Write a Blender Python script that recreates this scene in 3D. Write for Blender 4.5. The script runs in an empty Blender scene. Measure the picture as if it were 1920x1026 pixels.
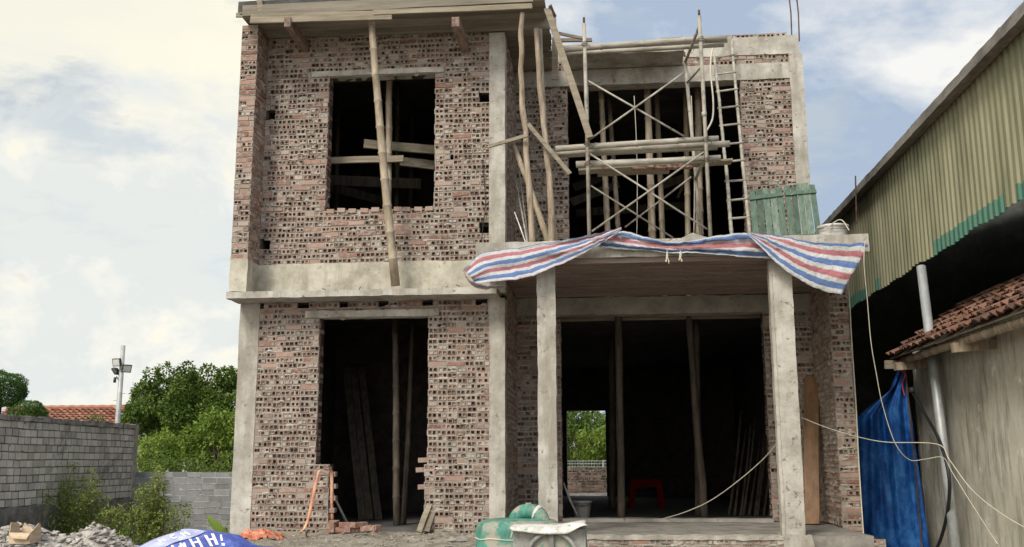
import bpy, math, random
from mathutils import Vector, noise
rad = math.radians
SC = bpy.context.scene
COL = SC.collection
V = Vector

# ------------------------------------------------------------------ camera (solved from the building's own edges)
FPX, PITCH, YAW, ROLL, EYE = 1873.0, 0.1857, 0.0945, 0.0032, 0.8116
FW = V((-math.sin(YAW) * math.cos(PITCH), math.cos(YAW) * math.cos(PITCH), math.sin(PITCH)))
_rt = V((math.cos(YAW), math.sin(YAW), 0)); _up = _rt.cross(FW)
RT = _rt * math.cos(ROLL) - _up * math.sin(ROLL)
UP = _up * math.cos(ROLL) + _rt * math.sin(ROLL)
CAM = V((0, 0, EYE))

def ray(px, py):
    return FW + RT * ((px - 960) / FPX) - UP * ((py - 513) / FPX)
def P(px, py, Y):                       # survey: photo pixel + known depth -> point in the place
    d = ray(px, py); return CAM + d * (Y / d.y)
def PX(px, py, X):
    d = ray(px, py); return CAM + d * (X / d.x)
def PZ(px, py, Z):
    d = ray(px, py); return CAM + d * ((Z - EYE) / d.z)
def drop(a, b, z):                      # carry the line a->b on until height z
    t = (z - a.z) / (b.z - a.z); return a + (b - a) * t

# main levels and planes of the house (metres)
F, S, RW, PF, Q = 12.6, 12.18, 14.24, 11.61, 13.02
X0, X1, X2, XS, XE = -4.784, -1.285, 2.99, 3.097, 2.856
GZ = -0.62                              # yard level
BACK = 24.0

# ------------------------------------------------------------------ mesh helpers
WLOC = {}
class MB:
    def __init__(s): s.v = []; s.f = []; s.m = []; s.uv = None
    def vert(s, p): s.v.append(tuple(p)); return len(s.v) - 1
    def face(s, idx, m=0): s.f.append(tuple(idx)); s.m.append(m)
    def quad(s, a, b, c, d, m=0):
        n = len(s.v); s.v += [tuple(a), tuple(b), tuple(c), tuple(d)]; s.f.append((n, n + 1, n + 2, n + 3)); s.m.append(m)
    def build(s, name, mats, parent=None, smooth=False, solid=0, bevel=0):
        if not isinstance(mats, (list, tuple)): mats = [mats]
        if parent is None:
            xs = [p[0] for p in s.v]; ys = [p[1] for p in s.v]; zs = [p[2] for p in s.v]
            off = V(((min(xs) + max(xs)) / 2, (min(ys) + max(ys)) / 2, min(zs)))
        else: off = WLOC[parent.name]
        me = bpy.data.meshes.new(name)
        me.from_pydata([(p[0] - off.x, p[1] - off.y, p[2] - off.z) for p in s.v], [], s.f)
        for m in mats: me.materials.append(m)
        me.polygons.foreach_set('material_index', s.m)
        if smooth: me.polygons.foreach_set('use_smooth', [True] * len(s.f))
        if s.uv:
            ul = me.uv_layers.new(name='UVMap')
            for l in me.loops: ul.data[l.index].uv = s.uv[l.vertex_index]
        me.update()
        o = bpy.data.objects.new(name, me); COL.objects.link(o)
        if parent is None: o.location = off
        else: o.parent = parent
        WLOC[o.name] = off.copy()
        if bevel:
            b = o.modifiers.new('b', 'BEVEL'); b.width = bevel; b.segments = 2; b.limit_method = 'ANGLE'
        if solid:
            d = o.modifiers.new('s', 'SOLIDIFY'); d.thickness = solid; d.offset = 0
        return o

def tag(o, label, cat, group=None, kind=None):
    o['label'] = label; o['category'] = cat
    if group: o['group'] = group
    if kind: o['kind'] = kind
    return o
def struct(o, kind='structure', label=None, cat=None):
    o['kind'] = kind
    if label: o['label'] = label
    if cat: o['category'] = cat
    return o
def thing(name, label, cat, loc, group=None):
    o = bpy.data.objects.new(name, None); COL.objects.link(o); o.location = loc; o.empty_display_size = .2
    WLOC[o.name] = V(loc); return tag(o, label, cat, group)
def dup(root, loc, rotz=0, label=None):
    r = root.copy(); COL.objects.link(r); r.location = loc; r.rotation_euler = (0, 0, rotz)
    WLOC[r.name] = V(loc)
    if label: r['label'] = label
    for ch in list(root.children):
        c = ch.copy(); COL.objects.link(c); c.parent = r
        for g in list(ch.children):
            d = g.copy(); COL.objects.link(d); d.parent = c
    return r

def nz(p, f=1.0, seed=0.0): return noise.noise(V(p) * f + V((seed, seed * 1.7, -seed)))

def grid(mb, O, U, Vv, nu, nv, m=0, fn=None):
    """grid patch O + u*U + v*Vv ; fn displaces each point"""
    b = len(mb.v)
    for j in range(nv + 1):
        for i in range(nu + 1):
            p = O + U * (i / nu) + Vv * (j / nv)
            if fn: p = fn(p)
            mb.v.append(tuple(p))
    for j in range(nv):
        for i in range(nu):
            a = b + j * (nu + 1) + i
            mb.face((a, a + 1, a + nu + 2, a + nu + 1), m)
def box(mb, lo, hi, m=0, amp=0.0, cell=.12, freq=5.0, seed=0.0):
    """box; with amp > 0 its faces are divided and made uneven"""
    lo, hi = V(lo), V(hi); d = hi - lo
    if amp: fn = lambda p: p + V(noise.noise_vector(p * freq + V((seed,) * 3))) * amp + V(noise.noise_vector(p * freq * 3.1)) * amp * .45
    else: fn = None
    n = [max(1, min(90, int(round(c / cell)))) if amp else 1 for c in d]
    ex, ey, ez = V((d.x, 0, 0)), V((0, d.y, 0)), V((0, 0, d.z))
    grid(mb, lo, ex, ez, n[0], n[2], m, fn)                      # -y
    grid(mb, lo + ey + ex, -ex, ez, n[0], n[2], m, fn)           # +y
    grid(mb, lo + ey, -ey, ez, n[1], n[2], m, fn)                # -x
    grid(mb, lo + ex, ey, ez, n[1], n[2], m, fn)                 # +x
    grid(mb, lo + ez, ex, ey, n[0], n[1], m, fn)                 # top
    grid(mb, lo + ey, ex, -ey, n[0], n[1], m, fn)                # bottom
def tube(mb, pts, r, n=8, m=0, cap=True):
    pts = [V(p) for p in pts]; k = len(pts)
    rs = r if isinstance(r, (list, tuple)) else [r] * k
    t0 = (pts[1] - pts[0]).normalized()
    a = t0.cross(V((0, 0, 1)) if abs(t0.z) < .9 else V((1, 0, 0))).normalized()
    base = len(mb.v)
    for i, p in enumerate(pts):
        t = (pts[min(i + 1, k - 1)] - pts[max(i - 1, 0)]).normalized()
        a = (a - t * a.dot(t)).normalized(); b = t.cross(a)
        for j in range(n):
            w = 2 * math.pi * j / n
            mb.v.append(tuple(p + (a * math.cos(w) + b * math.sin(w)) * rs[i]))
    for i in range(k - 1):
        for j in range(n):
            q = base + i * n
            mb.face((q + j, q + (j + 1) % n, q + n + (j + 1) % n, q + n + j), m)
    if cap:
        mb.face([base + j for j in range(n)][::-1], m); mb.face([base + (k - 1) * n + j for j in range(n)], m)
def spline(pts, sub=6):
    pts = [V(p) for p in pts]; out = []
    for i in range(len(pts) - 1):
        p0, p1, p2, p3 = pts[max(i - 1, 0)], pts[i], pts[i + 1], pts[min(i + 2, len(pts) - 1)]
        for s in range(sub):
            t = s / sub
            out.append(.5 * ((2 * p1) + (p2 - p0) * t + (2 * p0 - 5 * p1 + 4 * p2 - p3) * t * t + (3 * p1 - p0 - 3 * p2 + p3) * t ** 3))
    out.append(pts[-1]); return out
def bamboo(mb, a, b, r, rng, m=0, step=.34, bend=.02, r2=None):
    a, b = V(a), V(b); L = (b - a).length; k = max(2, int(L / step)); pts = []; rs = []
    side = (b - a).cross(V((rng.uniform(-1, 1), rng.uniform(-1, 1), .3))).normalized()
    r2 = r2 or r * .86
    for i in range(k + 1):
        t = i / k; c = a + (b - a) * t + side * (bend * math.sin(math.pi * t) * L * .5 + rng.uniform(-.004, .004))
        rr = r + (r2 - r) * t; d = (b - a).normalized()
        if 0 < i < k:
            pts += [c - d * .022, c - d * .006, c + d * .006, c + d * .022]; rs += [rr * .97, rr * 1.13, rr * 1.13, rr * .97]
        else: pts.append(c); rs.append(rr)
    tube(mb, pts, rs, 10, m)
def log(mb, ctrl, r, rng, m=0, knots=True):
    pts = spline(ctrl, 9); rs = []
    for i, p in enumerate(pts):
        rr = r * (1 + .14 * nz(p, 4.0, 3)) * (1.08 - .2 * i / len(pts))
        rs.append(rr)
    pts = [p + V((nz(p, 3, 1), nz(p, 3, 5), 0)) * .018 for p in pts]
    tube(mb, pts, rs, 9, m)
def plank(mb, a, b, w, t, side, rng, m=0, warp=.008):
    """board from a to b; w across 'side', t the thickness"""
    a, b = V(a), V(b); d = (b - a); L = d.length; dn = d.normalized(); s = V(side); s = (s - dn * s.dot(dn)).normalized(); n = dn.cross(s)
    k = max(2, int(L / .2)); base = len(mb.v); sd = rng.uniform(0, 99)
    for i in range(k + 1):
        q = i / k; c = a + d * q + (s * nz((q * 3, sd, 0)) + n * nz((q * 2.2, 0, sd))) * warp
        ww = w * .5 * (1 + .05 * nz((q * 6, sd, 2)))
        e = (rng.uniform(-.006, .006) if i in (0, k) else 0)
        for su, sv in ((-1, -1), (1, -1), (1, 1), (-1, 1)):
            mb.v.append(tuple(c + s * ww * su + n * (t * .5 * sv) + dn * e * su))
    for i in range(k):
        q = base + 4 * i
        for j in range(4): mb.face((q + j, q + (j + 1) % 4, q + 4 + (j + 1) % 4, q + 4 + j), m)
    mb.face((base + 3, base + 2, base + 1, base), m); q = base + 4 * k; mb.face((q, q + 1, q + 2, q + 3), m)

def brick_panel(mb, O, U, Vv, N, w, h, holes, rng, ch=.0715, hw=.108, jt=.016, header=.972, filled=.17, plain=.05, smear=.24,
                rag=.012, depth=.075, hol=True, mb_=0, mm=1, mr=3, jn=-.005, wave=.009, stretch=2.0, bed=.022):
    O, U, Vv, N = V(O), V(U), V(Vv), V(N)
    rows = max(1, round(h / ch)); ch = h / rows; sd = rng.uniform(0, 50)
    v, fc, ms = mb.v, mb.f, mb.m
    def T(u, z, n):
        zz = z + wave * noise.noise(V((u * .9, z * .8, sd)))
        return (O.x + U.x * u + Vv.x * zz + N.x * n, O.y + U.y * u + Vv.y * zz + N.y * n, O.z + U.z * u + Vv.z * zz + N.z * n)
    def F4(a, b, c, d, m): fc.append((a, b, c, d)); ms.append(m)
    for r in range(rows):
        v0 = r * ch; vm = v0 + ch / 2
        iv = [(0.0, w, 0, 0)]
        for (a, b, c, d) in holes:
            if c < vm < d:
                nv = []
                for (p, q, e0, e1) in iv:
                    if b <= p or a >= q: nv.append((p, q, e0, e1)); continue
                    if a > p + .02: nv.append((p, a, e0, 1))
                    if b < q - .02: nv.append((b, q, 1, e1))
                iv = nv
        for (p, q, e0, e1) in iv:
            if e0: p += rng.uniform(-rag, rag * .5)
            if e1: q += rng.uniform(-rag * .5, rag)
            x = p - (rng.uniform(0, hw * .7) if not e0 else 0)
            rowhead = header * (.5 if rng.random() < .045 else 1)
            while x < q - .02:
                hd = rng.random() < rowhead
                L = (hw if hd else hw * stretch) * rng.uniform(.95, 1.05) + jt
                if q - (x + L) < .05: L = q - x
                x0, x1 = max(x, p), min(x + L, q); x += L
                if x1 - x0 < .02: continue
                j = jt / 2 * rng.uniform(.7, 1.5)
                a0, a1 = x0 + j * .8, x1 - j * .8; mq = mb_ if hd or not hol else mr
                b0, b1 = v0 + bed / 2 * rng.uniform(.75, 1.3), v0 + ch - bed / 2 * rng.uniform(.75, 1.25)
                fn = rng.uniform(-.004, .007); g = jn + rng.uniform(-.004, .006)
                n0 = len(v); k = [rng.uniform(-.003, .003) for _ in range(4)]
                v += [T(x0, v0, g), T(x1, v0, g), T(x1, v0 + ch, g), T(x0, v0 + ch, g),
                      T(a0 + k[0], b0 + k[1], g - .003), T(a1 + k[2], b0 + k[3], g - .003), T(a1 + k[1], b1 + k[2], g - .003), T(a0 + k[3], b1 + k[0], g - .003)]
                for i in range(4): F4(n0 + i, n0 + (i + 1) % 4, n0 + 4 + (i + 1) % 4, n0 + 4 + i, mm)
                W, H = a1 - a0, b1 - b0
                isb = hol and hd and W > .07 and rng.random() > plain
                if not isb:
                    q0 = len(v); v += [T(a0 + k[0], b0 + k[1], fn), T(a1 + k[2], b0 + k[3], fn), T(a1 + k[1], b1 + k[2], fn), T(a0 + k[3], b1 + k[0], fn)]
                    # separate copies keep each brick one island
                    s0 = len(v); v += [v[n0 + 4], v[n0 + 5], v[n0 + 6], v[n0 + 7]]
                    for i in range(4): F4(s0 + i, s0 + (i + 1) % 4, q0 + (i + 1) % 4, q0 + i, mq)
                    F4(q0, q0 + 1, q0 + 2, q0 + 3, mq)
                else:
                    jx = rng.uniform(-.003, .003); hs = rng.uniform(.88, 1.12)
                    c1, c2, hwid, hh = .26 * W + jx, .755 * W + jx, .038 * hs / 2, .038 * hs / 2
                    hwid = min(hwid, W * .20); hh = min(hh, H * .40)
                    us = [0, c1 - hwid, c1 + hwid, c2 - hwid, c2 + hwid, W]; vs = [0, H / 2 - hh, H / 2 + hh, H]
                    q0 = len(v)
                    for jv in range(4):
                        for iu in range(6):
                            v.append(T(a0 + us[iu] + rng.uniform(-.0025, .0025), b0 + vs[jv] + rng.uniform(-.0025, .0025), fn + rng.uniform(-.001, .001)))
                    for jv in range(3):
                        for iu in range(5):
                            a = q0 + jv * 6 + iu
                            if jv == 1 and iu in (1, 3):
                                if rng.random() < filled: dp, mt = rng.uniform(.002, .012), mm
                                else: dp, mt = rng.choice((.022, .04, depth)), mb_
                                z0 = len(v)
                                cs = (v[a], v[a + 1], v[a + 7], v[a + 6])
                                if mt == mm: v += list(cs); ring = (z0, z0 + 1, z0 + 2, z0 + 3); z0 += 4
                                else: ring = (a, a + 1, a + 7, a + 6)
                                for c in cs: v.append((c[0] - N.x * dp, c[1] - N.y * dp, c[2] - N.z * dp))
                                for i in range(4): F4(ring[i], ring[(i + 1) % 4], z0 + (i + 1) % 4, z0 + i, mt)
                                F4(z0, z0 + 1, z0 + 2, z0 + 3, mt)
                            else: F4(a, a + 1, a + 7, a + 6, mb_)
                    s0 = len(v); loop = [q0, q0 + 5, q0 + 23, q0 + 18]
                    v += [v[n0 + 4], v[n0 + 5], v[n0 + 6], v[n0 + 7]]
                    for i in range(4): F4(s0 + i, s0 + (i + 1) % 4, loop[(i + 1) % 4], loop[i], mb_)
                if rng.random() < smear:      # squeezed-out mortar lying over the joint and part of the brick
                    cx, cy = rng.uniform(x0, x1), v0 + rng.choice((0, 1)) * ch + rng.uniform(-.018, .018)
                    ru, rv = rng.uniform(.02, .075), rng.uniform(.010, .028)
                    cx = min(max(cx, p + ru), q - ru); n0 = len(v); K = 9
                    v.append(T(cx, cy, fn + rng.uniform(.007, .014)))
                    for i in range(K):
                        an = 2 * math.pi * i / K; s = rng.uniform(.6, 1.15)
                        v.append(T(cx + math.cos(an) * ru * s, cy + math.sin(an) * rv * s, -.002))
                    for i in range(K): fc.append((n0, n0 + 1 + i, n0 + 1 + (i + 1) % K)); ms.append(mm)

def core(mb, u0, u1, z0, z1, holes, mk, m):
    """solid wall core split round its openings; mk(ua,ub,za,zb) -> lo,hi"""
    us = sorted({u0, u1, *[h[0] for h in holes], *[h[1] for h in holes]}); us = [u for u in us if u0 <= u <= u1]
    for a, b in zip(us, us[1:]):
        zs = [(z0, z1)]
        for h in holes:
            if h[0] <= a + 1e-6 and h[1] >= b - 1e-6:
                zs = [p for (c, d) in zs for p in ((c, min(d, h[2])), (max(c, h[3]), d)) if p[1] - p[0] > 1e-4]
        for c, d in zs:
            lo, hi = mk(a, b, c, d); box(mb, lo, hi, m)

# ------------------------------------------------------------------ materials
def nodes(name):
    m = bpy.data.materials.new(name); m.use_nodes = True; nt = m.node_tree; nt.nodes.clear()
    out = nt.nodes.new('ShaderNodeOutputMaterial'); b = nt.nodes.new('ShaderNodeBsdfPrincipled')
    nt.links.new(b.outputs[0], out.inputs[0]); return m, nt, b, out
def ramp(nt, fac, cols, const=False):
    r = nt.nodes.new('ShaderNodeValToRGB'); nt.links.new(fac, r.inputs[0]); e = r.color_ramp.elements
    if const: r.color_ramp.interpolation = 'CONSTANT'
    while len(e) < len(cols): e.new(.5)
    for el, (p, c) in zip(e, cols): el.position = p; el.color = (*c, 1) if len(c) == 3 else c
    return r.outputs[0]
def noi(nt, vec, scale, detail=6, rough=.6, dist=0):
    n = nt.nodes.new('ShaderNodeTexNoise'); n.inputs['Scale'].default_value = scale; n.inputs['Detail'].default_value = detail
    n.inputs['Roughness'].default_value = rough; n.inputs['Distortion'].default_value = dist; nt.links.new(vec, n.inputs['Vector']); return n.outputs['Fac']
def pos(nt, sc=(1, 1, 1)):
    g = nt.nodes.new('ShaderNodeNewGeometry'); mp = nt.nodes.new('ShaderNodeMapping'); mp.inputs['Scale'].default_value = sc
    nt.links.new(g.outputs['Position'], mp.inputs['Vector']); return mp.outputs[0]
def mix(nt, fac, a, b, mode='MIX'):
    n = nt.nodes.new('ShaderNodeMix'); n.data_type = 'RGBA'; n.blend_type = mode
    for s, x in ((n.inputs[0], fac), (n.inputs[6], a), (n.inputs[7], b)):
        if isinstance(x, (int, float)): s.default_value = x
        elif isinstance(x, tuple): s.default_value = (*x, 1)
        else: nt.links.new(x, s)
    return n.outputs[2]
def math_(nt, op, a, b=0.0, c=None):
    n = nt.nodes.new('ShaderNodeMath'); n.operation = op
    for s, x in zip(n.inputs, (a, b, c)):
        if x is None: continue
        if isinstance(x, (int, float)): s.default_value = x
        else: nt.links.new(x, s)
    return n.outputs[0]
def bump(nt, b, h, st=.4, dist=.02):
    n = nt.nodes.new('ShaderNodeBump'); n.inputs['Strength'].default_value = st; n.inputs['Distance'].default_value = dist
    nt.links.new(h, n.inputs['Height']); nt.links.new(n.outputs[0], b.inputs['Normal'])
def wmat(name, cols, scale=4, stretch=(1, 1, 1), rough=.85, bst=.4, bsc=45, bdist=.01, metal=0, island=0, spots=None, streak=None, spec=.3):
    """weathered surface: colour from layered noise (+ per-piece variation), optional spots and rain streaks"""
    m, nt, b, out = nodes(name); p = pos(nt, stretch)
    f = noi(nt, p, scale, 10, .7)
    f = math_(nt, 'ADD', math_(nt, 'MULTIPLY', math_(nt, 'SUBTRACT', f, .5), 1.9), .5)
    if island:
        g = nt.nodes.new('ShaderNodeNewGeometry'); r = g.outputs['Random Per Island']
        f = math_(nt, 'ADD', math_(nt, 'MULTIPLY', r, island), math_(nt, 'MULTIPLY', f, 1 - island))
    c = ramp(nt, f, cols)
    if spots:
        q = noi(nt, pos(nt), spots[1], 5, .7)
        k = ramp(nt, q, [(spots[2], (0, 0, 0)), (spots[2] + spots[3], (1, 1, 1))]); c = mix(nt, k, c, spots[0])
    if streak:
        q = noi(nt, pos(nt, (5, 5, .9)), streak[1], 9, .7)
        k = ramp(nt, q, [(streak[2], (0, 0, 0)), (streak[2] + .18, (.85, .85, .85))]); c = mix(nt, k, c, streak[0])
    nt.links.new(c, b.inputs['Base Color'])
    b.inputs['Roughness'].default_value = rough; b.inputs['Metallic'].default_value = metal; b.inputs['Specular IOR Level'].default_value = spec
    if bst: bump(nt, b, noi(nt, p, bsc, 6, .7), bst, bdist)
    return m
def leafmat(name, cols, trans=.35):
    m, nt, b, out = nodes(name); g = nt.nodes.new('ShaderNodeNewGeometry')
    f = math_(nt, 'ADD', math_(nt, 'MULTIPLY', g.outputs['Random Per Island'], .55), math_(nt, 'MULTIPLY', noi(nt, pos(nt), 1.3, 3), .45))
    c = ramp(nt, f, cols); nt.links.new(c, b.inputs['Base Color']); b.inputs['Roughness'].default_value = .55; b.inputs['Specular IOR Level'].default_value = .3
    t = nt.nodes.new('ShaderNodeBsdfTranslucent'); nt.links.new(c, t.inputs[0])
    x = nt.nodes.new('ShaderNodeMixShader'); x.inputs[0].default_value = trans
    nt.links.new(b.outputs[0], x.inputs[1]); nt.links.new(t.outputs[0], x.inputs[2]); nt.links.new(x.outputs[0], out.inputs[0]); return m
def flat(name, c, rough=.6, metal=0, spec=.4):
    m, nt, b, out = nodes(name); n = noi(nt, pos(nt), 9, 5)
    nt.links.new(ramp(nt, n, [(.3, tuple(x * .82 for x in c)), (.7, tuple(min(1, x * 1.12) for x in c))]), b.inputs['Base Color'])
    b.inputs['Roughness'].default_value = rough; b.inputs['Metallic'].default_value = metal; b.inputs['Specular IOR Level'].default_value = spec; return m

M = {}
# burnt-clay hollow bricks; lime-grey mortar dabs stay on the clay
def brickmat(name, cols, dab=(.33, .295, .25), dabpos=.485):
    m, nt, b, out = nodes(name); g = nt.nodes.new('ShaderNodeNewGeometry')
    f = math_(nt, 'ADD', math_(nt, 'MULTIPLY', g.outputs['Random Per Island'], .8), math_(nt, 'MULTIPLY', noi(nt, pos(nt), 14, 6), .2))
    c = ramp(nt, f, cols); q = noi(nt, pos(nt), 19, 7, .72)
    c = mix(nt, ramp(nt, q, [(dabpos, (0, 0, 0)), (dabpos + .1, (.85, .85, .85))]), c, dab)
    w = noi(nt, pos(nt), .9, 4)                                   # broad weather patches of the wall
    c = mix(nt, 1.0, c, ramp(nt, w, [(.3, (.8, .78, .76)), (.7, (1.08, 1.05, 1.02))]), 'MULTIPLY')
    nt.links.new(c, b.inputs['Base Color']); b.inputs['Roughness'].default_value = .9; b.inputs['Specular IOR Level'].default_value = .2
    bump(nt, b, noi(nt, pos(nt), 90, 5, .7), .5, .006); return m
M['brick'] = brickmat('hollow_brick', [(.05, (.145, .092, .072)), (.25, (.26, .168, .132)), (.45, (.36, .238, .192)), (.6, (.42, .31, .255)), (.75, (.28, .205, .167)), (.95, (.53, .445, .38))], dabpos=.50)
M['brickr'] = brickmat('red_brick', [(.05, (.16, .08, .062)), (.4, (.275, .14, .105)), (.7, (.34, .20, .155)), (.95, (.42, .295, .24))], dabpos=.49)
M['mortar'] = wmat('mortar', [(.15, (.22, .20, .165)), (.5, (.35, .32, .27)), (.85, (.47, .44, .385))], 5, bst=.7, bsc=70, bdist=.008)
M['oldbrick'] = wmat('shade_toned_old_brick', [(.3, (.045, .033, .028)), (.7, (.085, .065, .055))], 6, bst=.5)  # inner walls and wall cores: clay colour darkened to carry the room shade
M['inner'] = wmat('shade_toned_inner_concrete', [(.3, (.05, .047, .045)), (.7, (.10, .095, .088))], 3, bst=.3)  # room shade worked into the concrete colour of inner floors and ceilings
M['dusk'] = wmat('shade_toned_inner_wood', [(.3, (.04, .031, .022)), (.7, (.09, .07, .05))], 4, (4, 4, .8), bst=.4, bsc=16)  # wood of indoor props and boards, colour lowered to stand for shade
M['redwood'] = wmat('reddish_wet_beam', [(.3, (.13, .085, .065)), (.7, (.27, .19, .15))], 4, (5, 1, 5), bst=.4)
M['conc'] = wmat('concrete_light', [(.2, (.27, .245, .205)), (.5, (.41, .38, .33)), (.8, (.53, .50, .445))], 3.2, bst=.6, bsc=60, bdist=.008, spots=((.17, .15, .12), 12, .60, .06), streak=((.25, .22, .17), .8, .48))
M['concband'] = wmat('concrete_stained', [(.2, (.28, .25, .195)), (.5, (.43, .395, .315)), (.8, (.55, .51, .42))], 2.6, bst=.5, bsc=50, bdist=.006, spots=((.23, .20, .15), 8, .60, .10), streak=((.24, .215, .165), .7, .50))
M['concdark'] = wmat('concrete_grey', [(.25, (.22, .205, .18)), (.55, (.33, .305, .265)), (.8, (.42, .39, .34))], 3, bst=.6, bsc=45, bdist=.008, spots=((.13, .12, .1), 12, .6, .1))
M['floor'] = wmat('cement_floor', [(.3, (.17, .155, .135)), (.7, (.30, .275, .24))], 3, bst=.6, bsc=30, bdist=.012)
M['deck'] = wmat('metal_deck_underside', [(.2, (.17, .125, .11)), (.8, (.31, .245, .215))], 2.5, (.3, 3, 1), rough=.6, bst=.1)
M['plank'] = wmat('weathered_plank', [(.2, (.16, .13, .09)), (.5, (.29, .245, .18)), (.8, (.41, .355, .275))], 3, (.5, 5, 8), bst=.5, bsc=26, island=.35, spots=((.14, .11, .08), 7, .64, .08))
M['plankd'] = wmat('wet_dark_plank', [(.25, (.13, .10, .075)), (.5, (.22, .18, .135)), (.75, (.31, .26, .2))], 3, (.5, 5, 8), bst=.5, bsc=26, island=.3)
M['form'] = wmat('formwork_board', [(.2, (.14, .12, .09)), (.5, (.23, .20, .155)), (.8, (.33, .29, .23))], 2.2, (.5, 4, 6), bst=.4, bsc=26, island=.4)
M['log'] = wmat('peeled_log', [(.2, (.17, .125, .085)), (.5, (.30, .235, .17)), (.8, (.43, .355, .27))], 4, (5, 5, .8), bst=.7, bsc=14, spots=((.15, .1, .07), 10, .66, .06))
M['bamboo'] = wmat('dry_bamboo', [(.2, (.19, .145, .095)), (.5, (.31, .25, .175)), (.8, (.42, .355, .265))], 3, (4, 4, 1.2), rough=.55, bst=.2, bsc=20, spots=((.2, .14, .09), 11, .66, .06))
M['bambooh'] = wmat('grey_bamboo', [(.2, (.20, .18, .145)), (.5, (.335, .305, .25)), (.8, (.46, .425, .36))], 3, (1, 5, 5), rough=.6, bst=.25, bsc=20, spots=((.2, .16, .12), 9, .65, .07))
M['scaf'] = wmat('cement_caked_steel', [(.2, (.17, .145, .115)), (.5, (.32, .29, .24)), (.8, (.45, .415, .355))], 7, (1, 1, .5), rough=.65, bst=.3, bsc=30, spots=((.13, .09, .065), 13, .6, .06))
M['rust'] = wmat('rusty_steel', [(.3, (.05, .035, .03)), (.7, (.14, .08, .055))], 9, rough=.8, bst=.3)
M['green'] = wmat('faded_green_paint', [(.2, (.045, .075, .055)), (.5, (.095, .145, .108)), (.8, (.20, .255, .205))], 4, (6, 6, .8), rough=.7, bst=.3, bsc=20, island=.45, spots=((.30, .30, .25), 14, .66, .06))
M['plas'] = wmat('weathered_plaster', [(.15, (.36, .335, .265)), (.5, (.54, .51, .42)), (.85, (.66, .63, .54))], 1.3, (1, 1, .7), bst=.6, bsc=40, bdist=.008, streak=((.24, .225, .175), 1.5, .48), spots=((.68, .66, .60), 2.6, .60, .04))
M['block'] = wmat('cinder_block', [(.2, (.38, .365, .32)), (.5, (.56, .535, .475)), (.8, (.70, .67, .61))], 3, island=.5, bst=.7, bsc=45, bdist=.01, spots=((.20, .195, .17), 1.6, .56, .16))
M['blockm'] = wmat('dark_joint', [(.3, (.13, .125, .11)), (.7, (.26, .25, .225))], 5, bst=.6)
M['blockg'] = wmat('grey_block', [(.2, (.17, .17, .168)), (.5, (.235, .235, .23)), (.8, (.30, .30, .295))], 4, island=.5, bst=.5, bsc=50)
M['blockgm'] = wmat('pale_joint', [(.3, (.30, .295, .28)), (.7, (.48, .47, .45))], 8, bst=.6)
M['tile'] = wmat('old_clay_tile', [(.2, (.065, .038, .03)), (.45, (.14, .07, .048)), (.7, (.21, .105, .07)), (.9, (.17, .125, .10))], 6, island=.7, bst=.6, bsc=40)
M['redtile'] = wmat('red_roof_tile', [(.2, (.22, .09, .06)), (.6, (.35, .16, .10)), (.9, (.45, .24, .17))], 4, island=.6, bst=.3, bsc=30)
M['galv'] = wmat('galvanised_pipe', [(.3, (.33, .35, .35)), (.7, (.5, .52, .52))], 6, (1, 1, .4), rough=.5, metal=.35, bst=.1)
M['steelpole'] = wmat('grey_lamp_pole', [(.3, (.33, .33, .32)), (.7, (.46, .46, .44))], 5, rough=.5, metal=.2, bst=0)
M['black'] = flat('black_plastic', (.02, .02, .022), .5)
M['rope'] = flat('pale_rope', (.55, .50, .40), .8)
M['white'] = wmat('dirty_white', [(.2, (.36, .34, .29)), (.5, (.58, .56, .51)), (.8, (.72, .70, .66))], 8, bst=.2, spots=((.12, .26, .2), 18, .60, .05))
M['tub'] = wmat('grey_white_bucket', [(.3, (.36, .35, .33)), (.7, (.58, .57, .54))], 7, (1, 1, 3), rough=.6, bst=.2)
M['red'] = flat('red_plastic', (.10, .003, .002), .9, spec=.05)
M['blue'] = wmat('blue_tarpaulin', [(.2, (.003, .028, .13)), (.5, (.008, .08, .30)), (.8, (.05, .20, .50))], 5, (1, 1, .6), rough=.45, bst=.5, bsc=16, bdist=.02)
M['orange'] = wmat('orange_cloth', [(.2, (.30, .075, .04)), (.5, (.50, .16, .09)), (.8, (.64, .32, .21))], 9, bst=.4)
M['strap'] = wmat('orange_strap', [(.25, (.42, .17, .10)), (.5, (.58, .27, .17)), (.85, (.68, .45, .29))], 6, bst=.3)
M['card'] = wmat('cardboard', [(.3, (.42, .31, .2)), (.7, (.58, .45, .31))], 6, (1, 1, 4), bst=.2)
M['rock'] = wmat('broken_concrete', [(.25, (.25, .225, .195)), (.5, (.38, .35, .31)), (.75, (.52, .485, .435))], 6, island=.35, bst=.8, bsc=30, bdist=.02)
M['sand'] = wmat('dry_sandy_soil', [(.15, (.17, .14, .11)), (.5, (.32, .28, .225)), (.85, (.47, .425, .36))], 4, bst=1.0, bsc=22, bdist=.05, spots=((.55, .52, .46), 38, .67, .04))
M['tealp'] = wmat('worn_teal_paint', [(.2, (.022, .10, .075)), (.5, (.05, .20, .15)), (.85, (.12, .30, .235))], 5, (1, 1, .45), rough=.55, bst=.35, bsc=40, spots=((.30, .275, .22), 4.5, .47, .09), streak=((.24, .225, .18), 1.2, .52))
M['grime'] = wmat('cement_grimed_steel', [(.3, (.17, .17, .15)), (.55, (.29, .28, .25)), (.8, (.40, .385, .345))], 6, (1, 1, .5), rough=.8, bst=.4, bsc=40, spots=((.07, .24, .18), 6, .63, .06))
M['bark'] = wmat('bark', [(.3, (.07, .055, .04)), (.7, (.16, .13, .1))], 9, (1, 1, .3), bst=.8, bsc=20)
M['leafd'] = leafmat('leaf_dark', [(.2, (.045, .08, .015)), (.5, (.095, .155, .026)), (.8, (.175, .245, .045))])
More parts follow.
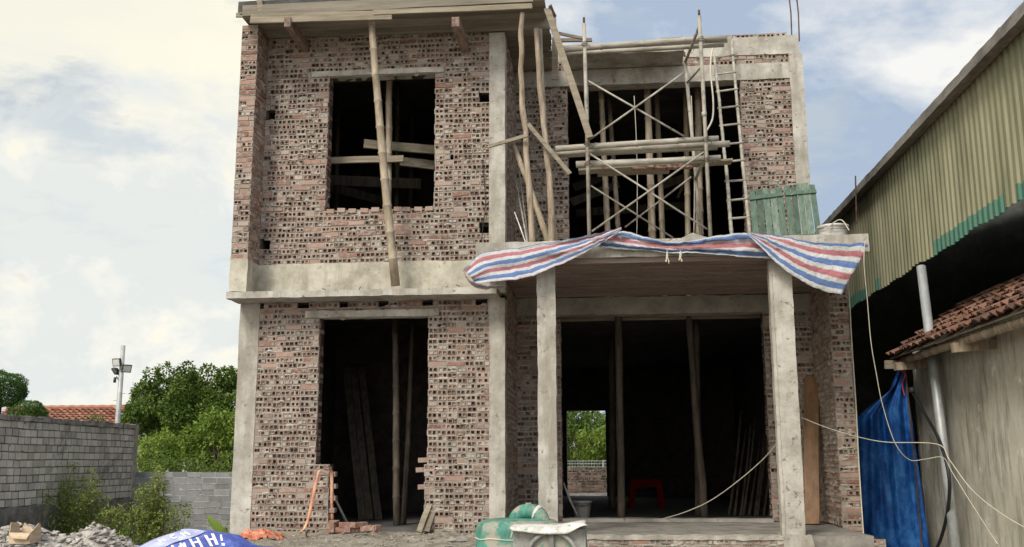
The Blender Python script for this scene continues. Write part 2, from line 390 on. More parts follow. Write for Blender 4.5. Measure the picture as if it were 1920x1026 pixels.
M['leafb'] = leafmat('leaf_bright', [(.2, (.09, .15, .02)), (.5, (.18, .27, .04)), (.8, (.31, .40, .075))])
M['leafw'] = leafmat('leaf_weed', [(.2, (.14, .19, .04)), (.5, (.28, .34, .075)), (.8, (.44, .48, .16))])
M['leaft'] = leafmat('leaf_topiary', [(.2, (.045, .095, .025)), (.5, (.085, .165, .04)), (.8, (.15, .25, .06))])
M['lampface'] = flat('lamp_glass', (.55, .55, .50), .2)
M['cream'] = wmat('cream_render', [(.3, (.6, .56, .45)), (.7, (.72, .68, .57))], 3, bst=.2)
# striped tarpaulin: stripes run along UV.x
m, nt, b, out = nodes('striped_tarpaulin'); uvn = nt.nodes.new('ShaderNodeUVMap'); sx = nt.nodes.new('ShaderNodeSeparateXYZ'); nt.links.new(uvn.outputs[0], sx.inputs[0])
fr = math_(nt, 'FRACT', math_(nt, 'ADD', sx.outputs[1], math_(nt, 'MULTIPLY', math_(nt, 'SUBTRACT', noi(nt, pos(nt), 9, 2), .5), .05)))
c = ramp(nt, fr, [(0, (.76, .76, .75)), (.20, (.76, .76, .75)), (.225, (.62, .24, .26)), (.48, (.58, .20, .23)), (.505, (.76, .76, .75)), (.70, (.76, .76, .75)), (.725, (.17, .27, .54)), (.98, (.14, .24, .52)), (1, (.76, .76, .75))])
c = mix(nt, 1.0, c, ramp(nt, noi(nt, pos(nt), 3.5, 9, .75), [(.32, (.84, .83, .81)), (.52, (1, 1, 1))]), 'MULTIPLY')
nt.links.new(c, b.inputs['Base Color']); b.inputs['Roughness'].default_value = .55; bump(nt, b, noi(nt, pos(nt), 20, 8, .75, 1.8), 1.0, .05); M['stripe'] = m
# olive corrugated sheet with old teal paint left along its lower hem
m, nt, b, out = nodes('olive_corrugated_sheet'); uvn = nt.nodes.new('ShaderNodeUVMap'); sx = nt.nodes.new('ShaderNodeSeparateXYZ'); nt.links.new(uvn.outputs[0], sx.inputs[0])
c = ramp(nt, noi(nt, pos(nt, (1, 1, .3)), 1.6, 7, .6), [(.3, (.12, .125, .07)), (.5, (.205, .20, .12)), (.7, (.285, .27, .17))])
e = nt.nodes.new('ShaderNodeTexNoise'); e.noise_dimensions = '1D'; e.inputs['Scale'].default_value = .37; e.inputs['Detail'].default_value = 1; nt.links.new(sx.outputs[0], e.inputs['W'])
hem = math_(nt, 'MULTIPLY', math_(nt, 'LESS_THAN', sx.outputs[1], math_(nt, 'ADD', .13, math_(nt, 'MULTIPLY', noi(nt, pos(nt), 6, 3), .12))), math_(nt, 'GREATER_THAN', e.outputs['Fac'], .5))
c = mix(nt, hem, c, (.05, .15, .105)); c = mix(nt, ramp(nt, noi(nt, pos(nt, (8, 8, .4)), 1.2, 5), [(.56, (0, 0, 0)), (.75, (.6, .6, .6))]), c, (.17, .15, .085))
nt.links.new(c, b.inputs['Base Color']); b.inputs['Roughness'].default_value = .55; M['olive'] = m
M['roofsheet'] = wmat('old_roof_sheet', [(.3, (.13, .12, .11)), (.7, (.27, .25, .225))], 3, (1, .6, 1), rough=.7, bst=.3)
M['darkmetal'] = wmat('dark_shed_sheet', [(.3, (.05, .055, .05)), (.7, (.1, .1, .09))], 2, rough=.7, bst=0)
M['banner'] = wmat('blue_banner', [(.3, (.05, .075, .32)), (.6, (.09, .13, .45)), (.8, (.17, .22, .55))], 4, rough=.5, bst=.4, bsc=18, bdist=.015)
M['bannerp'] = wmat('pale_banner_back', [(.3, (.33, .36, .58)), (.7, (.52, .54, .72))], 6, rough=.5, bst=.3, bsc=18)
M['ink'] = flat('white_print', (.82, .82, .84), .5)
M['pink'] = flat('pink_cord', (.6, .06, .12), .7)
M['brownpl'] = wmat('varnished_brown_board', [(.3, (.13, .065, .025)), (.7, (.24, .125, .055))], 3, (3, 3, .5), rough=.5, bst=.2)
# ================================================================== THE HOUSE
rng = random.Random(11)
house = thing('brick_house', 'unfinished two storey brick house with bare concrete columns and empty openings', 'house', (-.9, RW, 0))
BM = [M['brick'], M['mortar'], M['oldbrick'], M['brickr']]
XA, XB, XU, XZ = Vector((1, 0, 0)), Vector((0, 1, 0)), Vector((0, 0, 1)), Vector((0, -1, 0))
DZ = .085
def yface(mb, x0, x1, z0, z1, Y, holes=(), cz0=None, thick=.22, **k):
    """brick wall facing the camera at depth Y, with its core and the jambs of its openings"""
    hs = [(a - x0, b - x0, c - z0, d - z0) for (a, b, c, d) in holes]
    brick_panel(mb, (x0, Y, z0), XA, XU, XZ, x1 - x0, z1 - z0, hs, rng, **k)
    core(mb, x0, x1, z0 if cz0 is None else cz0, z1, list(holes), lambda a, b, c, d: ((a, Y + DZ, c), (b, Y + thick, d)), 2)
def jamb(mb, x, y0, y1, z0, z1, s, **k):
    """side face at x, facing +x (s=1) or -x (s=-1)"""
    if s > 0: brick_panel(mb, (x, y0, z0), XB, XU, (1, 0, 0), y1 - y0, z1 - z0, [], rng, **k)
    else: brick_panel(mb, (x, y1, z0), -XB, XU, (-1, 0, 0), y1 - y0, z1 - z0, [], rng, **k)

# ---- left wing, ground floor
wl, wr = X0 + .262, X1 - .198
dl0, dl1, dz1 = -3.712, -2.271, 2.661
mb = MB()
yface(mb, wl, wr, -.3, 2.86, F, [(dl0, dl1, .78, 2.66), (dl0 + .18, dl1 - .03, -.3, .78)] + [(P(px, 578, F).x - .05, P(px, 578, F).x + w_, 2.765, 2.845) for px, w_ in ((487, .06), (565, .10), (642, .07), (717, .08), (798, .10), (900, .09))])
jamb(mb, dl0, F + .004, F + .22, .80, 2.66, 1, header=.5, smear=.25)
jamb(mb, dl1, F + .004, F + .22, .78, 2.66, -1, header=.5)
jamb(mb, dl0 + .18, F + .01, F + .22, 0, .78, 1, header=.5)
jamb(mb, dl1 - .03, F + .01, F + .22, 0, .78, -1, header=.5)
gw = mb.build('ground_wall', BM, house)
def brickbox(mb, c, L, W, H, rz=0, tilt=0, m=0):
    ca, sa = math.cos(rz), math.sin(rz); n = len(mb.v); ct, st = math.cos(tilt), math.sin(tilt)
    for x, y, z in ((-1, -1, -1), (1, -1, -1), (1, 1, -1), (-1, 1, -1), (-1, -1, 1), (1, -1, 1), (1, 1, 1), (-1, 1, 1)):
        x *= L / 2; y *= W / 2; z *= H / 2; x, z = x * ct - z * st, x * st + z * ct
        mb.v.append((c[0] + x * ca - y * sa, c[1] + x * sa + y * ca, c[2] + z))
    for q in ((0, 1, 5, 4), (1, 2, 6, 5), (2, 3, 7, 6), (3, 0, 4, 7), (4, 5, 6, 7), (3, 2, 1, 0)): mb.face([n + i for i in q], m)
TB = []                                 # toothed brick ends left at the door's foot
def tooth(*a):
    tb = MB(); brickbox(tb, *a); tb.build('toothed_brick', BM, gw, bevel=.004)
for i in range(10):
    z = .06 + i * .0745
    if i % 2 == 0: tooth((dl0 + .15 + rng.uniform(-.01, .02), F + .08, z), .21, .105, .06, rng.uniform(-.05, .05))
    else: tooth((dl0 + .14, F + .07, z), .085, .105, .055, rng.uniform(.5, .9), rng.uniform(-.3, .3))
for i, z in enumerate((.83, .71, .50)): tooth((dl1 - .03 + rng.uniform(-.02, .02), F + .07, z), .21, .105, .06, rng.uniform(-.1, .1), .04)
tooth((dl1 + .01, F + .06, .765), .10, .1, .055, .4, .5)
mb = MB(); box(mb, (-3.90, F - .028, 2.655), (-2.14, F + .2, 2.745), 0, .007, .07, 9); mb.build('lintel', M['conc'], gw, smooth=True)
# ---- left wing, upper floor
wx0, wx1, wz0, wz1 = -3.691, -2.220, 4.091, 5.973
put = [(-4.545, -4.42, 5.38, 5.52), (-2.02, -1.97, 4.74, 4.80), (-4.20, -4.16, 4.66, 4.71), (-1.63, -1.50, 5.53, 5.66), (-4.545, -4.42, 3.60, 3.76), (-2.84, -2.74, 3.66, 3.78), (-1.62, -1.50, 3.72, 3.84)]
mb = MB()
yface(mb, X0 + .222, wr, 3.37, 6.61, F, [(wx0, wx1, wz0, wz1)] + put)
jamb(mb, wx0, F + .004, F + .22, wz0, wz1, 1, header=.45, smear=.25)
jamb(mb, wx1, F + .004, F + .22, wz0, wz1, -1, header=.45)
uw = mb.build('upper_wall', BM, house)
mb = MB(); box(mb, (-3.93, F - .022, 5.972), (-2.10, F + .2, 6.045), 0, .007, .07, 9); mb.build('lintel', M['conc'], uw, smooth=True)
mb = MB()
x = wx0 + .03
while x < wx1 - .05:
    brickbox(mb, (x + .055, F + .09, wz0 - .008 + rng.uniform(-.008, .006)), .105, .21, .06, rng.uniform(-.12, .12), rng.uniform(-.06, .06)); x += rng.uniform(.112, .165)
mb.build('sill', BM, uw, bevel=.005)
for i, (px, py) in enumerate(((491, 541), (610, 540), (673, 538), (718, 534), (835, 534), (860, 538))):   # cut rebar ends left along the ledge
    a = P(px, py, S + .22); a.z = 2.94; mb = MB(); h = .03 + .015 * (i % 3); tube(mb, spline([a, a + V((.01, -.01, h)), a + V((.035 * (-1) ** i, -.02, h + .015))], 3), .0055, 5); mb.build('rebar_stub', M['rust'], house)
# fin that stands forward at the left edge
mb = MB()
brick_panel(mb, (X0, S, 3.37), XA, XU, XZ, .222, 3.21, [], rng, smear=.3, header=.7)
brick_panel(mb, (X0 + .222, S + .004, 3.37), XB, XU, (1, 0, 0), F - S, 3.21, [], rng, smear=.3, hol=True, header=.7)
box(mb, (X0, S + DZ, 3.37), (X0 + .14, F, 6.58), 2)
brick_panel(mb, (X0, F, 3.37), -XB, XU, (-1, 0, 0), F - S - .004, 3.21, [], rng, smear=.2)
mb.build('fin_wall', BM, house)
mb = MB(); box(mb, (X0 - .006, S - .006, 2.95), (X0 + .228, F + .1, 3.375), 0, .011, .06, 7); mb.build('fin_base', M['concband'], house, smooth=True)
mb = MB(); box(mb, (X0 + .2, F - .012, 2.94), (wr + .02, F + .2, 3.375), 0, .010, .07, 4); mb.build('band_beam', M['concband'], house, smooth=True)
mb = MB(); box(mb, (X0 - .035, S - .01, 2.862), (X1 - .06, F + .02, 2.945), 0, .009, .06, 6); mb.build('floor_ledge', M['conc'], house, smooth=True)
mb = MB(); box(mb, (X0, F - .006, -.75), (X0 + .262, F + .25, 2.865), 0, .006, .08, 4); mb.build('corner_post', M['conc'], house, smooth=True)
mb = MB(); box(mb, (X1 - .2, F - .02, -.75), (X1, F + .2, 2.66), 0, .006, .08, 4); box(mb, (X1 - .215, F - .03, 2.655), (X1 + .006, F + .2, 2.87), 0, .006, .08, 4)
box(mb, (X1 - .205, F - .016, 2.94), (X1 + .004, F + .205, 6.5), 0, .006, .08, 4); mb.build('wing_column', M['conc'], house, smooth=True)
mb = MB()
brick_panel(mb, (X1, F + .21, 0), XB, XU, (1, 0, 0), RW - F - .21, 3.16, [], rng, smear=.3)
brick_panel(mb, (X1, F + .21, 3.37), XB, XU, (1, 0, 0), RW - F - .21, 3.13, [], rng, smear=.55, plain=.35)
box(mb, (X1 - .2, F + .2, -.4), (X1 - DZ, RW, 6.5), 2); mb.build('return_wall', BM, house)
# ---- right wing, ground floor
rx0, rx1, rz1 = -.656, 2.206, 2.87
mb = MB()
yface(mb, X1, rx0, 0, 2.87, RW); jamb(mb, rx0, RW + .004, RW + .22, 0, 2.87, 1, header=.5)
yface(mb, rx1, XE + .03, 0, 2.87, RW); jamb(mb, rx1, RW + .004, RW + .22, 0, 2.87, -1, header=.5)
mb.build('porch_back_wall', BM, house)
mb = MB(); box(mb, (X1, RW - .03, 2.868), (XE + .02, RW + .22, 3.12), 0, .012, .08, 6); mb.build('door_beam', M['concdark'], house, smooth=True)
mb = MB()
brick_panel(mb, (XE, RW, 0), -XB, XU, (-1, 0, 0), RW - Q, 3.16, [], rng)
brick_panel(mb, (XE, Q, -.55), XA, XU, XZ, XS - XE, 3.72, [], rng, header=.85, smear=.3)
box(mb, (XE + DZ, Q + DZ, -.62), (XS - .012, BACK, 3.16), 2)
brick_panel(mb, (XS, Q, -.55), XB, XU, (1, 0, 0), 1.2, 3.7, [], rng, hol=True)
mb.build('side_wall', BM, house)
# ---- right wing, upper floor
ux0, ux1, uz1 = -.511, 2.040, 6.345
mb = MB()
yface(mb, X1, ux0, 3.37, 6.36, RW); jamb(mb, ux0, RW + .004, RW + .22, 3.37, 6.34, 1, header=.5)
yface(mb, ux1, 2.78, 3.37, 6.36, RW); jamb(mb, ux1, RW + .004, RW + .22, 3.37, 6.34, -1, header=.5)
yface(mb, X1, 2.78, 6.575, 6.725, RW, plain=.5)
uw2 = mb.build('upper_recess_wall', BM, house)
mb = MB(); box(mb, (X1, RW - .02, 6.335), (2.78, RW + .22, 6.58), 0, .009, .08, 6); mb.build('lintel', M['conc'], uw2, smooth=True)
mb = MB(); box(mb, (X1, RW - .015, 6.718), (2.92, RW + .22, 7.0), 0, .010, .08, 6); mb.build('roof_beam', M['conc'], house, smooth=True)
mb = MB(); brick_panel(mb, (.9, RW + .03, 6.99), XA, XU, XZ, 1.86, .075, [], rng); box(mb, (.9, RW + .1, 6.98), (2.76, RW + .2, 7.06), 2); mb.build('parapet_course', BM, house)
mb = MB(); box(mb, (-.52, 13.68, 6.60), (1.20, RW + .01, 6.655), 0, .006, .07, 6); mb.build('window_canopy', M['conc'], house, smooth=True)
mb = MB(); box(mb, (2.765, RW - .03, 3.2), (X2 - .03, RW + .22, 6.72), 0, .006, .08, 4); mb.build('corner_column', M['conc'], house, smooth=True)
# ---- porch
mb = MB(); box(mb, (P(892, 460, PF).x, PF, 3.175), (3.04, RW - .01, 3.385), 0, .010, .08, 5); mb.build('porch_roof', M['conc'], house, smooth=True)
mb = MB(); y = PF + .05; x0, x1 = X1 + .02, XE + .02
while y < RW - .06:
    for a, za, b_, zb in ((0, 3.172, .012, 3.115), (.012, 3.115, .085, 3.115), (.085, 3.115, .097, 3.172), (.097, 3.172, .17, 3.172)):
        mb.quad((x0, y + a, za), (x1, y + a, za), (x1, y + b_, zb), (x0, y + b_, zb))
    y += .17
mb.build('porch_ceiling', M['deck'], house)
for x, s in ((-.806, 0), (1.936, 3)):
    mb = MB(); box(mb, (x, PF + .02, -.03), (x + .215, PF + .235, 3.18), 0, .0085, .06, 5, s)
    if s: box(mb, (x - .035, PF + .06, -.02), (x + .01, PF + .2, 3.17), 0, .006, .08, 5, s); box(mb, (x - .03, PF - .03, -.35), (x + .28, PF + .3, -.005), 0, .03, .06, 6, 2)
    mb.build('porch_column', M['conc'], house, smooth=True)
mb = MB(); box(mb, (X1 + .01, PF + .01, -.3), (XE + .02, RW - .01, -.012), 0, .008, .12, 3); mb.build('porch_floor', M['floor'], house, smooth=True)
mb = MB(); box(mb, (rx0, RW - .06, -.03), (rx1, RW + .2, .03), 0, .007, .1, 5); mb.build('doorstep', M['concdark'], house, smooth=True)
mb = MB(); brick_panel(mb, (X1 - .1, PF, -.68), XA, XU, XZ, 3.3, .64, [], rng, filled=.5, smear=.5)
brick_panel(mb, (2.16, PF + .25, -.68), XA, XU, XZ, .9, .62, [], rng, smear=.3); box(mb, (X1 - .1, PF + .09, -.7), (2.1, PF + .3, -.05), 2); box(mb, (2.1, PF + .34, -.7), (XS - .03, Q, -.08), 2)
box(mb, (X1 - .1, PF - .012, -.055), (2.16, PF + .14, -.008), 1, .012, .05, 9)
mb.build('plinth', BM, house)
# ---- floors, inner walls, back, roof
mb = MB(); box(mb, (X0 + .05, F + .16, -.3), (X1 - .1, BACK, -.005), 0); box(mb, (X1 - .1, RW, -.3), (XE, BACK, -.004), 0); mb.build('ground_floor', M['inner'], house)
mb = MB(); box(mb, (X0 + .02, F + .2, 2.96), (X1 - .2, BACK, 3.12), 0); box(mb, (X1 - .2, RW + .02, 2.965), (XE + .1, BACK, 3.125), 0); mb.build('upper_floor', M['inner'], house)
mb = MB()
box(mb, (X0 + .012, F + .25, -.62), (X0 + .2, BACK, 6.65), 0)
bd = (-.985, -.062, 0, 1.99)
core(mb, X0 + .012, XS - .012, -.62, 6.78, [bd], lambda a, b, c, d: ((a, BACK, c), (b, BACK + .2, d)), 0)
box(mb, (X2 - .21, RW + .22, 3.16), (X2 - .04, BACK, 6.7), 0)
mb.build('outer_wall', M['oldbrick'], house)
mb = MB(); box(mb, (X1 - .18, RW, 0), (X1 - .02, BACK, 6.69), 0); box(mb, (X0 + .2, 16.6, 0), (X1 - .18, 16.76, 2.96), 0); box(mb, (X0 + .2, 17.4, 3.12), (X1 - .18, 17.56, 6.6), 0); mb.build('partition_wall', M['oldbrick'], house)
XR = P(1018, 4, 11.9).x
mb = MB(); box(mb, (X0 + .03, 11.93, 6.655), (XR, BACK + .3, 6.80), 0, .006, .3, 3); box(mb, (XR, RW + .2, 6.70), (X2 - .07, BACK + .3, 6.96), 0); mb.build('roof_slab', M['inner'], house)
# boards that carry the wet roof slab: each board of the deck is seen from below
mb = MB(); y = 11.92
while y < F + 2.2:
    mb2w = rng.uniform(.16, .22); box(mb, (X0 + .05 if y < F else X1 - .1, y, 6.62 + rng.uniform(-.004, .004)), (XR + rng.uniform(-.03, .05), y + mb2w - .006, 6.648), 0); y += mb2w
mb.build('roof_decking', M['form'], house)
# two bars of rebar left standing on the corner column
for px, dx in ((1484, 0), (1498, .09)):
    a = P(px, 64, RW + .1); mb = MB(); tube(mb, [(a.x, a.y, 6.95), (a.x + .01, a.y, 7.4), (a.x - .025, a.y, 8.1)], .011, 6)
    tag(mb.build('rebar', M['rust']), 'left one of the two rusty rebars rising from the roof corner' if not dx else 'right one of the two rusty rebars rising from the roof corner', 'rebar', 'rebars on the roof corner')

# ================================================================== boards and props of the upper left roof
def board(name, a, b, w, t, side, label, cat='plank', mat='plank', group=None, **k):
    mb = MB(); plank(mb, a, b, w, t, side, rng, 0, **k); return tag(mb.build(name, M[mat], bevel=.004), label, cat, group)
UPV, FWD = (0, 0, 1), (0, 1, 0)
G1 = 'formwork boards along the roof edge'
board('edge_board', P(455, 21, 11.89), P(740, 8, 11.89), .15, .03, UPV, 'upper edge board at the left end of the roof formwork', mat='form', group=G1)
board('edge_board', P(735, 8, 11.885), P(1000, -6, 11.89), .14, .03, UPV, 'edge board over the wall beam, on the right half of the roof edge', mat='form', group=G1)
board('edge_board', P(470, 36, 11.85), P(735, 29, 11.85), .125, .035, UPV, 'pale plank hung lowest along the left of the roof edge', group=G1)
board('edge_board', P(700, 24, 11.84), P(998, 12, 11.84), .07, .035, UPV, 'thin batten continuing the pale plank to the right under the roof edge', group=G1)
board('edge_board', P(443, 29, 11.95), P(520, 29, 11.95), .06, .03, UPV, 'short batten end poking past the left roof corner', group=G1)
board('beam_form', P(500, 59, F - .06), P(1043, 42, F - .06), .19, .03, UPV, 'long form board of the roof beam above the brick wall, sticking out past the column', mat='form', warp=.004)
board('corner_stick', P(486, -4, 11.9), P(489, 22, 11.9), .07, .05, (1, 0, 0), 'short upright stick end above the left roof corner', 'stick')
for px, w, lb in ((540, .085, 'reddish short beam under the roof edge left of the bamboo prop'), (855, .10, 'reddish short beam under the roof edge near the concrete column')):
    a = P(px, 44, 11.83); board('roof_bracket', (a.x, 11.80, a.z + .01), (a.x + .015, F - .01, a.z - .01), .13, w, UPV, lb, 'bracket', 'redwood', 'short beams under the roof edge')
board('tie_stick', P(915, 275, 11.9), P(990, 254, 11.7), .045, .03, UPV, 'thin batten nailed across the column face to the crooked log', 'stick')

LT = 3.385                              # top of the porch roof
def pole(name, ctrl, r, label, cat='prop', kind='log', mat=None, group=None, **k):
    mb = MB()
    if kind == 'log': log(mb, ctrl, r, rng)
    else: bamboo(mb, ctrl[0], ctrl[-1], r, rng, **k)
    return tag(mb.build(name, M[mat or ('log' if kind == 'log' else 'bamboo')], smooth=True), label, cat, group)
def foot(px, py, Y, z, X=None): a = P(px, py, Y); return V((a.x, a.y, z))
pole('bamboo_prop', [P(742, 536, 12.30), P(697, 44, 12.0)], .058, 'long tan bamboo pole leaning before the upper window, foot on the ledge', kind='bamboo', bend=.012, r2=.046)
G2 = 'props holding the roof edge over the porch'
pole('log_prop', [foot(998, 446, 11.78, LT), P(990, 330, 11.8), P(983, 235, 11.85), P(978, 150, 11.9), P(978, 90, 11.9), P(979, 24, 11.9)], .036, 'crooked peeled log with a bend, nearest the concrete column', group=G2)
pole('log_prop', [foot(1033, 446, 11.95, LT), P(1030, 340, 12.0), P(1020, 240, 12.05), P(1011, 150, 12.1), P(1005, 55, 12.2)], .038, 'straighter peeled log just right of the crooked one', group=G2)
pole('bamboo_prop', [foot(1043, 446, 12.15, LT), P(1012, 56, 12.35)], .036, 'brown bamboo standing tight behind the straighter log', kind='bamboo', group=G2)
pole('bamboo_prop', [foot(1033, 445, 12.2, LT), P(964, 275, 13.0)], .042, 'bamboo leaning back against the return wall behind the logs', kind='bamboo')
pole('thin_stick', [foot(992, 438, 12.5, LT), P(962, 325, 13.3)], .013, 'thin grey stick leaning in the corner behind the crooked log', 'stick', kind='bamboo', mat='bambooh')
pole('thin_stick', [foot(994, 446, 12.6, LT), P(973, 320, 13.4)], .012, 'thinner of two sticks in the corner, nearer the brick pier', 'stick', kind='bamboo', mat='bambooh')
pole('thin_stick', [foot(988, 448, 11.9, LT), P(965, 398, 12.3)], .008, 'short white rod low in the corner beside the column', 'stick', kind='bamboo', mat='white')
board('leaning_board', P(1026, 16, 12.0), P(1106, 258, 12.0), .085, .035, (1, 0, -.3), 'long board slanting from the roof corner down to the scaffold', 'board')
board('roof_stick', P(1031, 10, 11.95), P(1040, 32, 12.1), .05, .02, (1, 0, 0), 'board end sticking up behind the roof corner', 'stick', 'plankd')
board('brace_stick', P(990, 232, 11.85), P(1069, 326, 11.95), .055, .02, UPV, 'thin split brace nailed slanting across the logs', 'stick')
board('hanging_board', P(1041, 70, 13.2), P(1040, 150, 13.2), .085, .03, (1, 0, 0), 'short upright board hanging behind the slanted board', 'board')
board('flat_batten', P(1040, 61, 12.6), P(1098, 73, 12.6), .04, .03, UPV, 'thin dark batten from the roof corner to the scaffold post', 'stick', 'plankd')
board('flat_batten', P(1050, 76, 12.9), P(1110, 75, 12.9), .05, .04, UPV, 'short dark batten lying beside the scaffold post top', 'stick', 'plankd')

# ================================================================== scaffold
G3 = 'bamboo and planks on the scaffold'
sc0 = foot(1215, 445, 12.6, LT)
scaf = thing('scaffold', 'narrow steel pipe scaffold with crossed braces standing on the porch roof', 'scaffold', (sc0.x, 12.6, LT))
YA, YBk = 12.05, 13.25
def ln(px0, py0, px1, py1, Y): return P(px0, py0, Y), P(px1, py1, Y)
def part_tube(name, a, b, r, mat='scaf', parent=scaf):
    mb = MB(); tube(mb, [a, (a + b) / 2 + V((.004, 0, 0)), b], r, 8); return mb.build(name, M[mat], parent, smooth=True)
lf = (foot(1105, 442, YA, LT), P(1095, 44, YA)); rf = (foot(1332, 442, YA, LT), P(1311, 30, YA))
lb = (lf[0] + V((-.02, 1.2, 0)), lf[0] + V((-.02, 1.2, 2.55))); rb = (rf[0] + V((.02, 1.2, 0)), P(1284, 108, YBk))
for (a, b) in (lf, rf, lb, rb):
    p = part_tube('post', a, b, .024)
    mb = MB(); d = (b - a).normalized(); tube(mb, [b, b + d * .08], .015, 8); mb.build('spigot', M['rust'], p, smooth=True)
    mb = MB(); c = a + (b - a) * .56; tube(mb, [c - d * .03, c + d * .03], .031, 8); mb.build('coupling', M['scaf'], p, smooth=True)
def at_t(l, z): return l[0] + (l[1] - l[0]) * ((z - l[0].z) / (l[1].z - l[0].z))
zt = P(1311, 47, YA).z
for f_, b_ in ((lf, lb), (rf, rb)):
    for z in (zt, P(1322, 286, YA).z):
        if f_ is lf and z == zt: continue
        part_tube('top_rung', at_t(f_, min(z, f_[1].z)), at_t(b_, min(z, b_[1].z)), .021)
    part_tube('brace_rung', at_t(f_, zt - .55), at_t(b_, min(zt - .3, b_[1].z - .05)) , .015)
for a, b in (ln(1103, 152, 1283, 256, YA + .03), ln(1105, 262, 1283, 136, YA + .0), ln(1105, 288, 1326, 430, YA + .03), ln(1110, 434, 1320, 285, YA)):
    part_tube('cross_brace', a, b, .0125)
for a, b in (ln(1107, 348, 1262, 446, YBk), ln(1172, 426, 1296, 332, YBk + .04)): part_tube('cross_brace', a, b, .012)
for l_ in (lf, rf):                      # wire lashings where bamboo crosses the posts
    for z in (P(1322, 262, YA).z, P(1322, 300, YA).z, P(1311, 74, YA).z):
        c = at_t(l_, min(z, l_[1].z - .1)); mb = MB()
        for k in range(3): tube(mb, [c + V((.036 * math.cos(a), .036 * math.sin(a), .012 * (k - 1) + .02 * math.sin(a + k))) for a in [2 * math.pi * i / 14 for i in range(15)]], .0045, 5, cap=False)
        tube(mb, [c + V((.03, -.03, 0)), c + V((.06, -.05, -.03)), c + V((.07, -.03, -.06))], .004, 5); mb.build('wire_lashing', M['rust'], scaf)
def bam(name, a, b, r, label, mat='bambooh', cat='bamboo pole'):
    mb = MB(); bamboo(mb, a, b, r, rng, bend=.006, step=.45, r2=r * .9); return tag(mb.build(name, M[mat], smooth=True), label, cat, G3)
bam('bamboo_pole', P(1050, 93, 12.7), P(1362, 71, 12.7), .045, 'thick bamboo lying on top of the scaffold, foremost of the top pair')
bam('bamboo_pole', P(1052, 94, 13.1), P(1364, 75, 12.95), .040, 'bamboo lying close behind the thick one on top of the scaffold')
bam('bamboo_pole', P(1056, 101, 13.0), P(1358, 84, 12.8), .034, 'thinner bamboo slung under the top pair')
bam('bamboo_pole', P(1042, 279, 12.15), P(1347, 260, 12.15), .040, 'front bamboo of the middle scaffold deck')
bam('bamboo_pole', P(1042, 288, 12.30), P(1368, 270, 12.30), .045, 'longest bamboo of the middle deck, its end past the scaffold post')
bam('bamboo_pole', P(1040, 291, 12.50), P(1345, 276, 12.50), .042, 'rear bamboo of the middle scaffold deck, deepest in shade')
bam('bamboo_pole', P(1080, 309, 12.25), P(1351, 296, 12.25), .044, 'single bamboo of the lower scaffold deck carrying the bricks')
board('scaffold_plank', P(1085, 322, 12.7), P(1372, 303, 12.7), .20, .03, FWD, 'grey plank of the lower deck behind its bamboo', group=G3)
board('scaffold_plank', P(1120, 325, 13.05), P(1255, 320, 13.05), .22, .03, FWD, 'short wide plank at the back of the lower deck', group=G3)
# bricks left on the lower deck
def brick_block(mb, L=.21, W=.10, H=.058):
    brickbox(mb, (0, 0, 0), L, W, H)
    for s in (-1, 1): brickbox(mb, (s * .026, -W / 2 + .0005, 0), .028, .003, .03, m=1)
bk = None
kk = 0
pz = P(1230, 322, 12.7).z + .02
for px, lift, rz, lab in ((1198, 0, .1, 'leftmost brick of the row on the scaffold plank'), (1220, 0, 1.5, 'end-on brick second from left on the scaffold plank'), (1216, 1, .2, 'brick laid on top of the left bricks of the scaffold row'),
        (1238, 0, .1, 'brick under the middle of the scaffold brick row'), (1237, 1, .05, 'brick stacked over the middle of the scaffold row'), (1262, 0, .2, 'brick right of the middle in the scaffold row'), (1264, 1, .7, 'tilted brick topping the right of the scaffold row'), (1284, 0, .15, 'last brick at the right of the scaffold row'), (1140, 0, .3, 'lone brick at the left of the scaffold plank')):
    a = P(px, 310, 12.62)
    mb = MB(); brickbox(mb, (a.x, 12.66, pz + .032 + lift * .064), .19, .1, .06, rz, .05 * lift)
    tag(mb.build('loose_brick', M['brickr'], bevel=.004), lab, 'brick', 'bricks on the scaffold deck')
# cement heap on the porch roof
def heap(name, c, rx, ry, h, mat, seed, n=28, amp=.12):
    mb = MB(); b = 0
    for j in range(n + 1):
        for i in range(n + 1):
            u, w = i / n * 2 - 1, j / n * 2 - 1; q = V((c[0] + u * rx, c[1] + w * ry, 0)); rr = math.hypot(u, w)
            z = max(0, (1 - rr * (1 + .25 * nz(q, 1.5, seed)))) ** .8 * h
            z = z * (1 + amp * 2 * nz(q, 4, seed)) + (amp * .25 * h * nz(q, 13, seed) if z > 0 else -.02)
            mb.v.append((q.x, q.y, c[2] + z))
    for j in range(n):
        for i in range(n): a = j * (n + 1) + i; mb.face((a, a + 1, a + n + 2, a + n + 1))
    return mb.build(name, M[mat], smooth=True)
a = foot(1300, 445, 12.0, LT)
tag(heap('mortar_heap', (a.x, 12.0, LT), .30, .3, .15, 'concdark', 3), 'small heap of grey mortar on the porch roof', 'mortar heap')
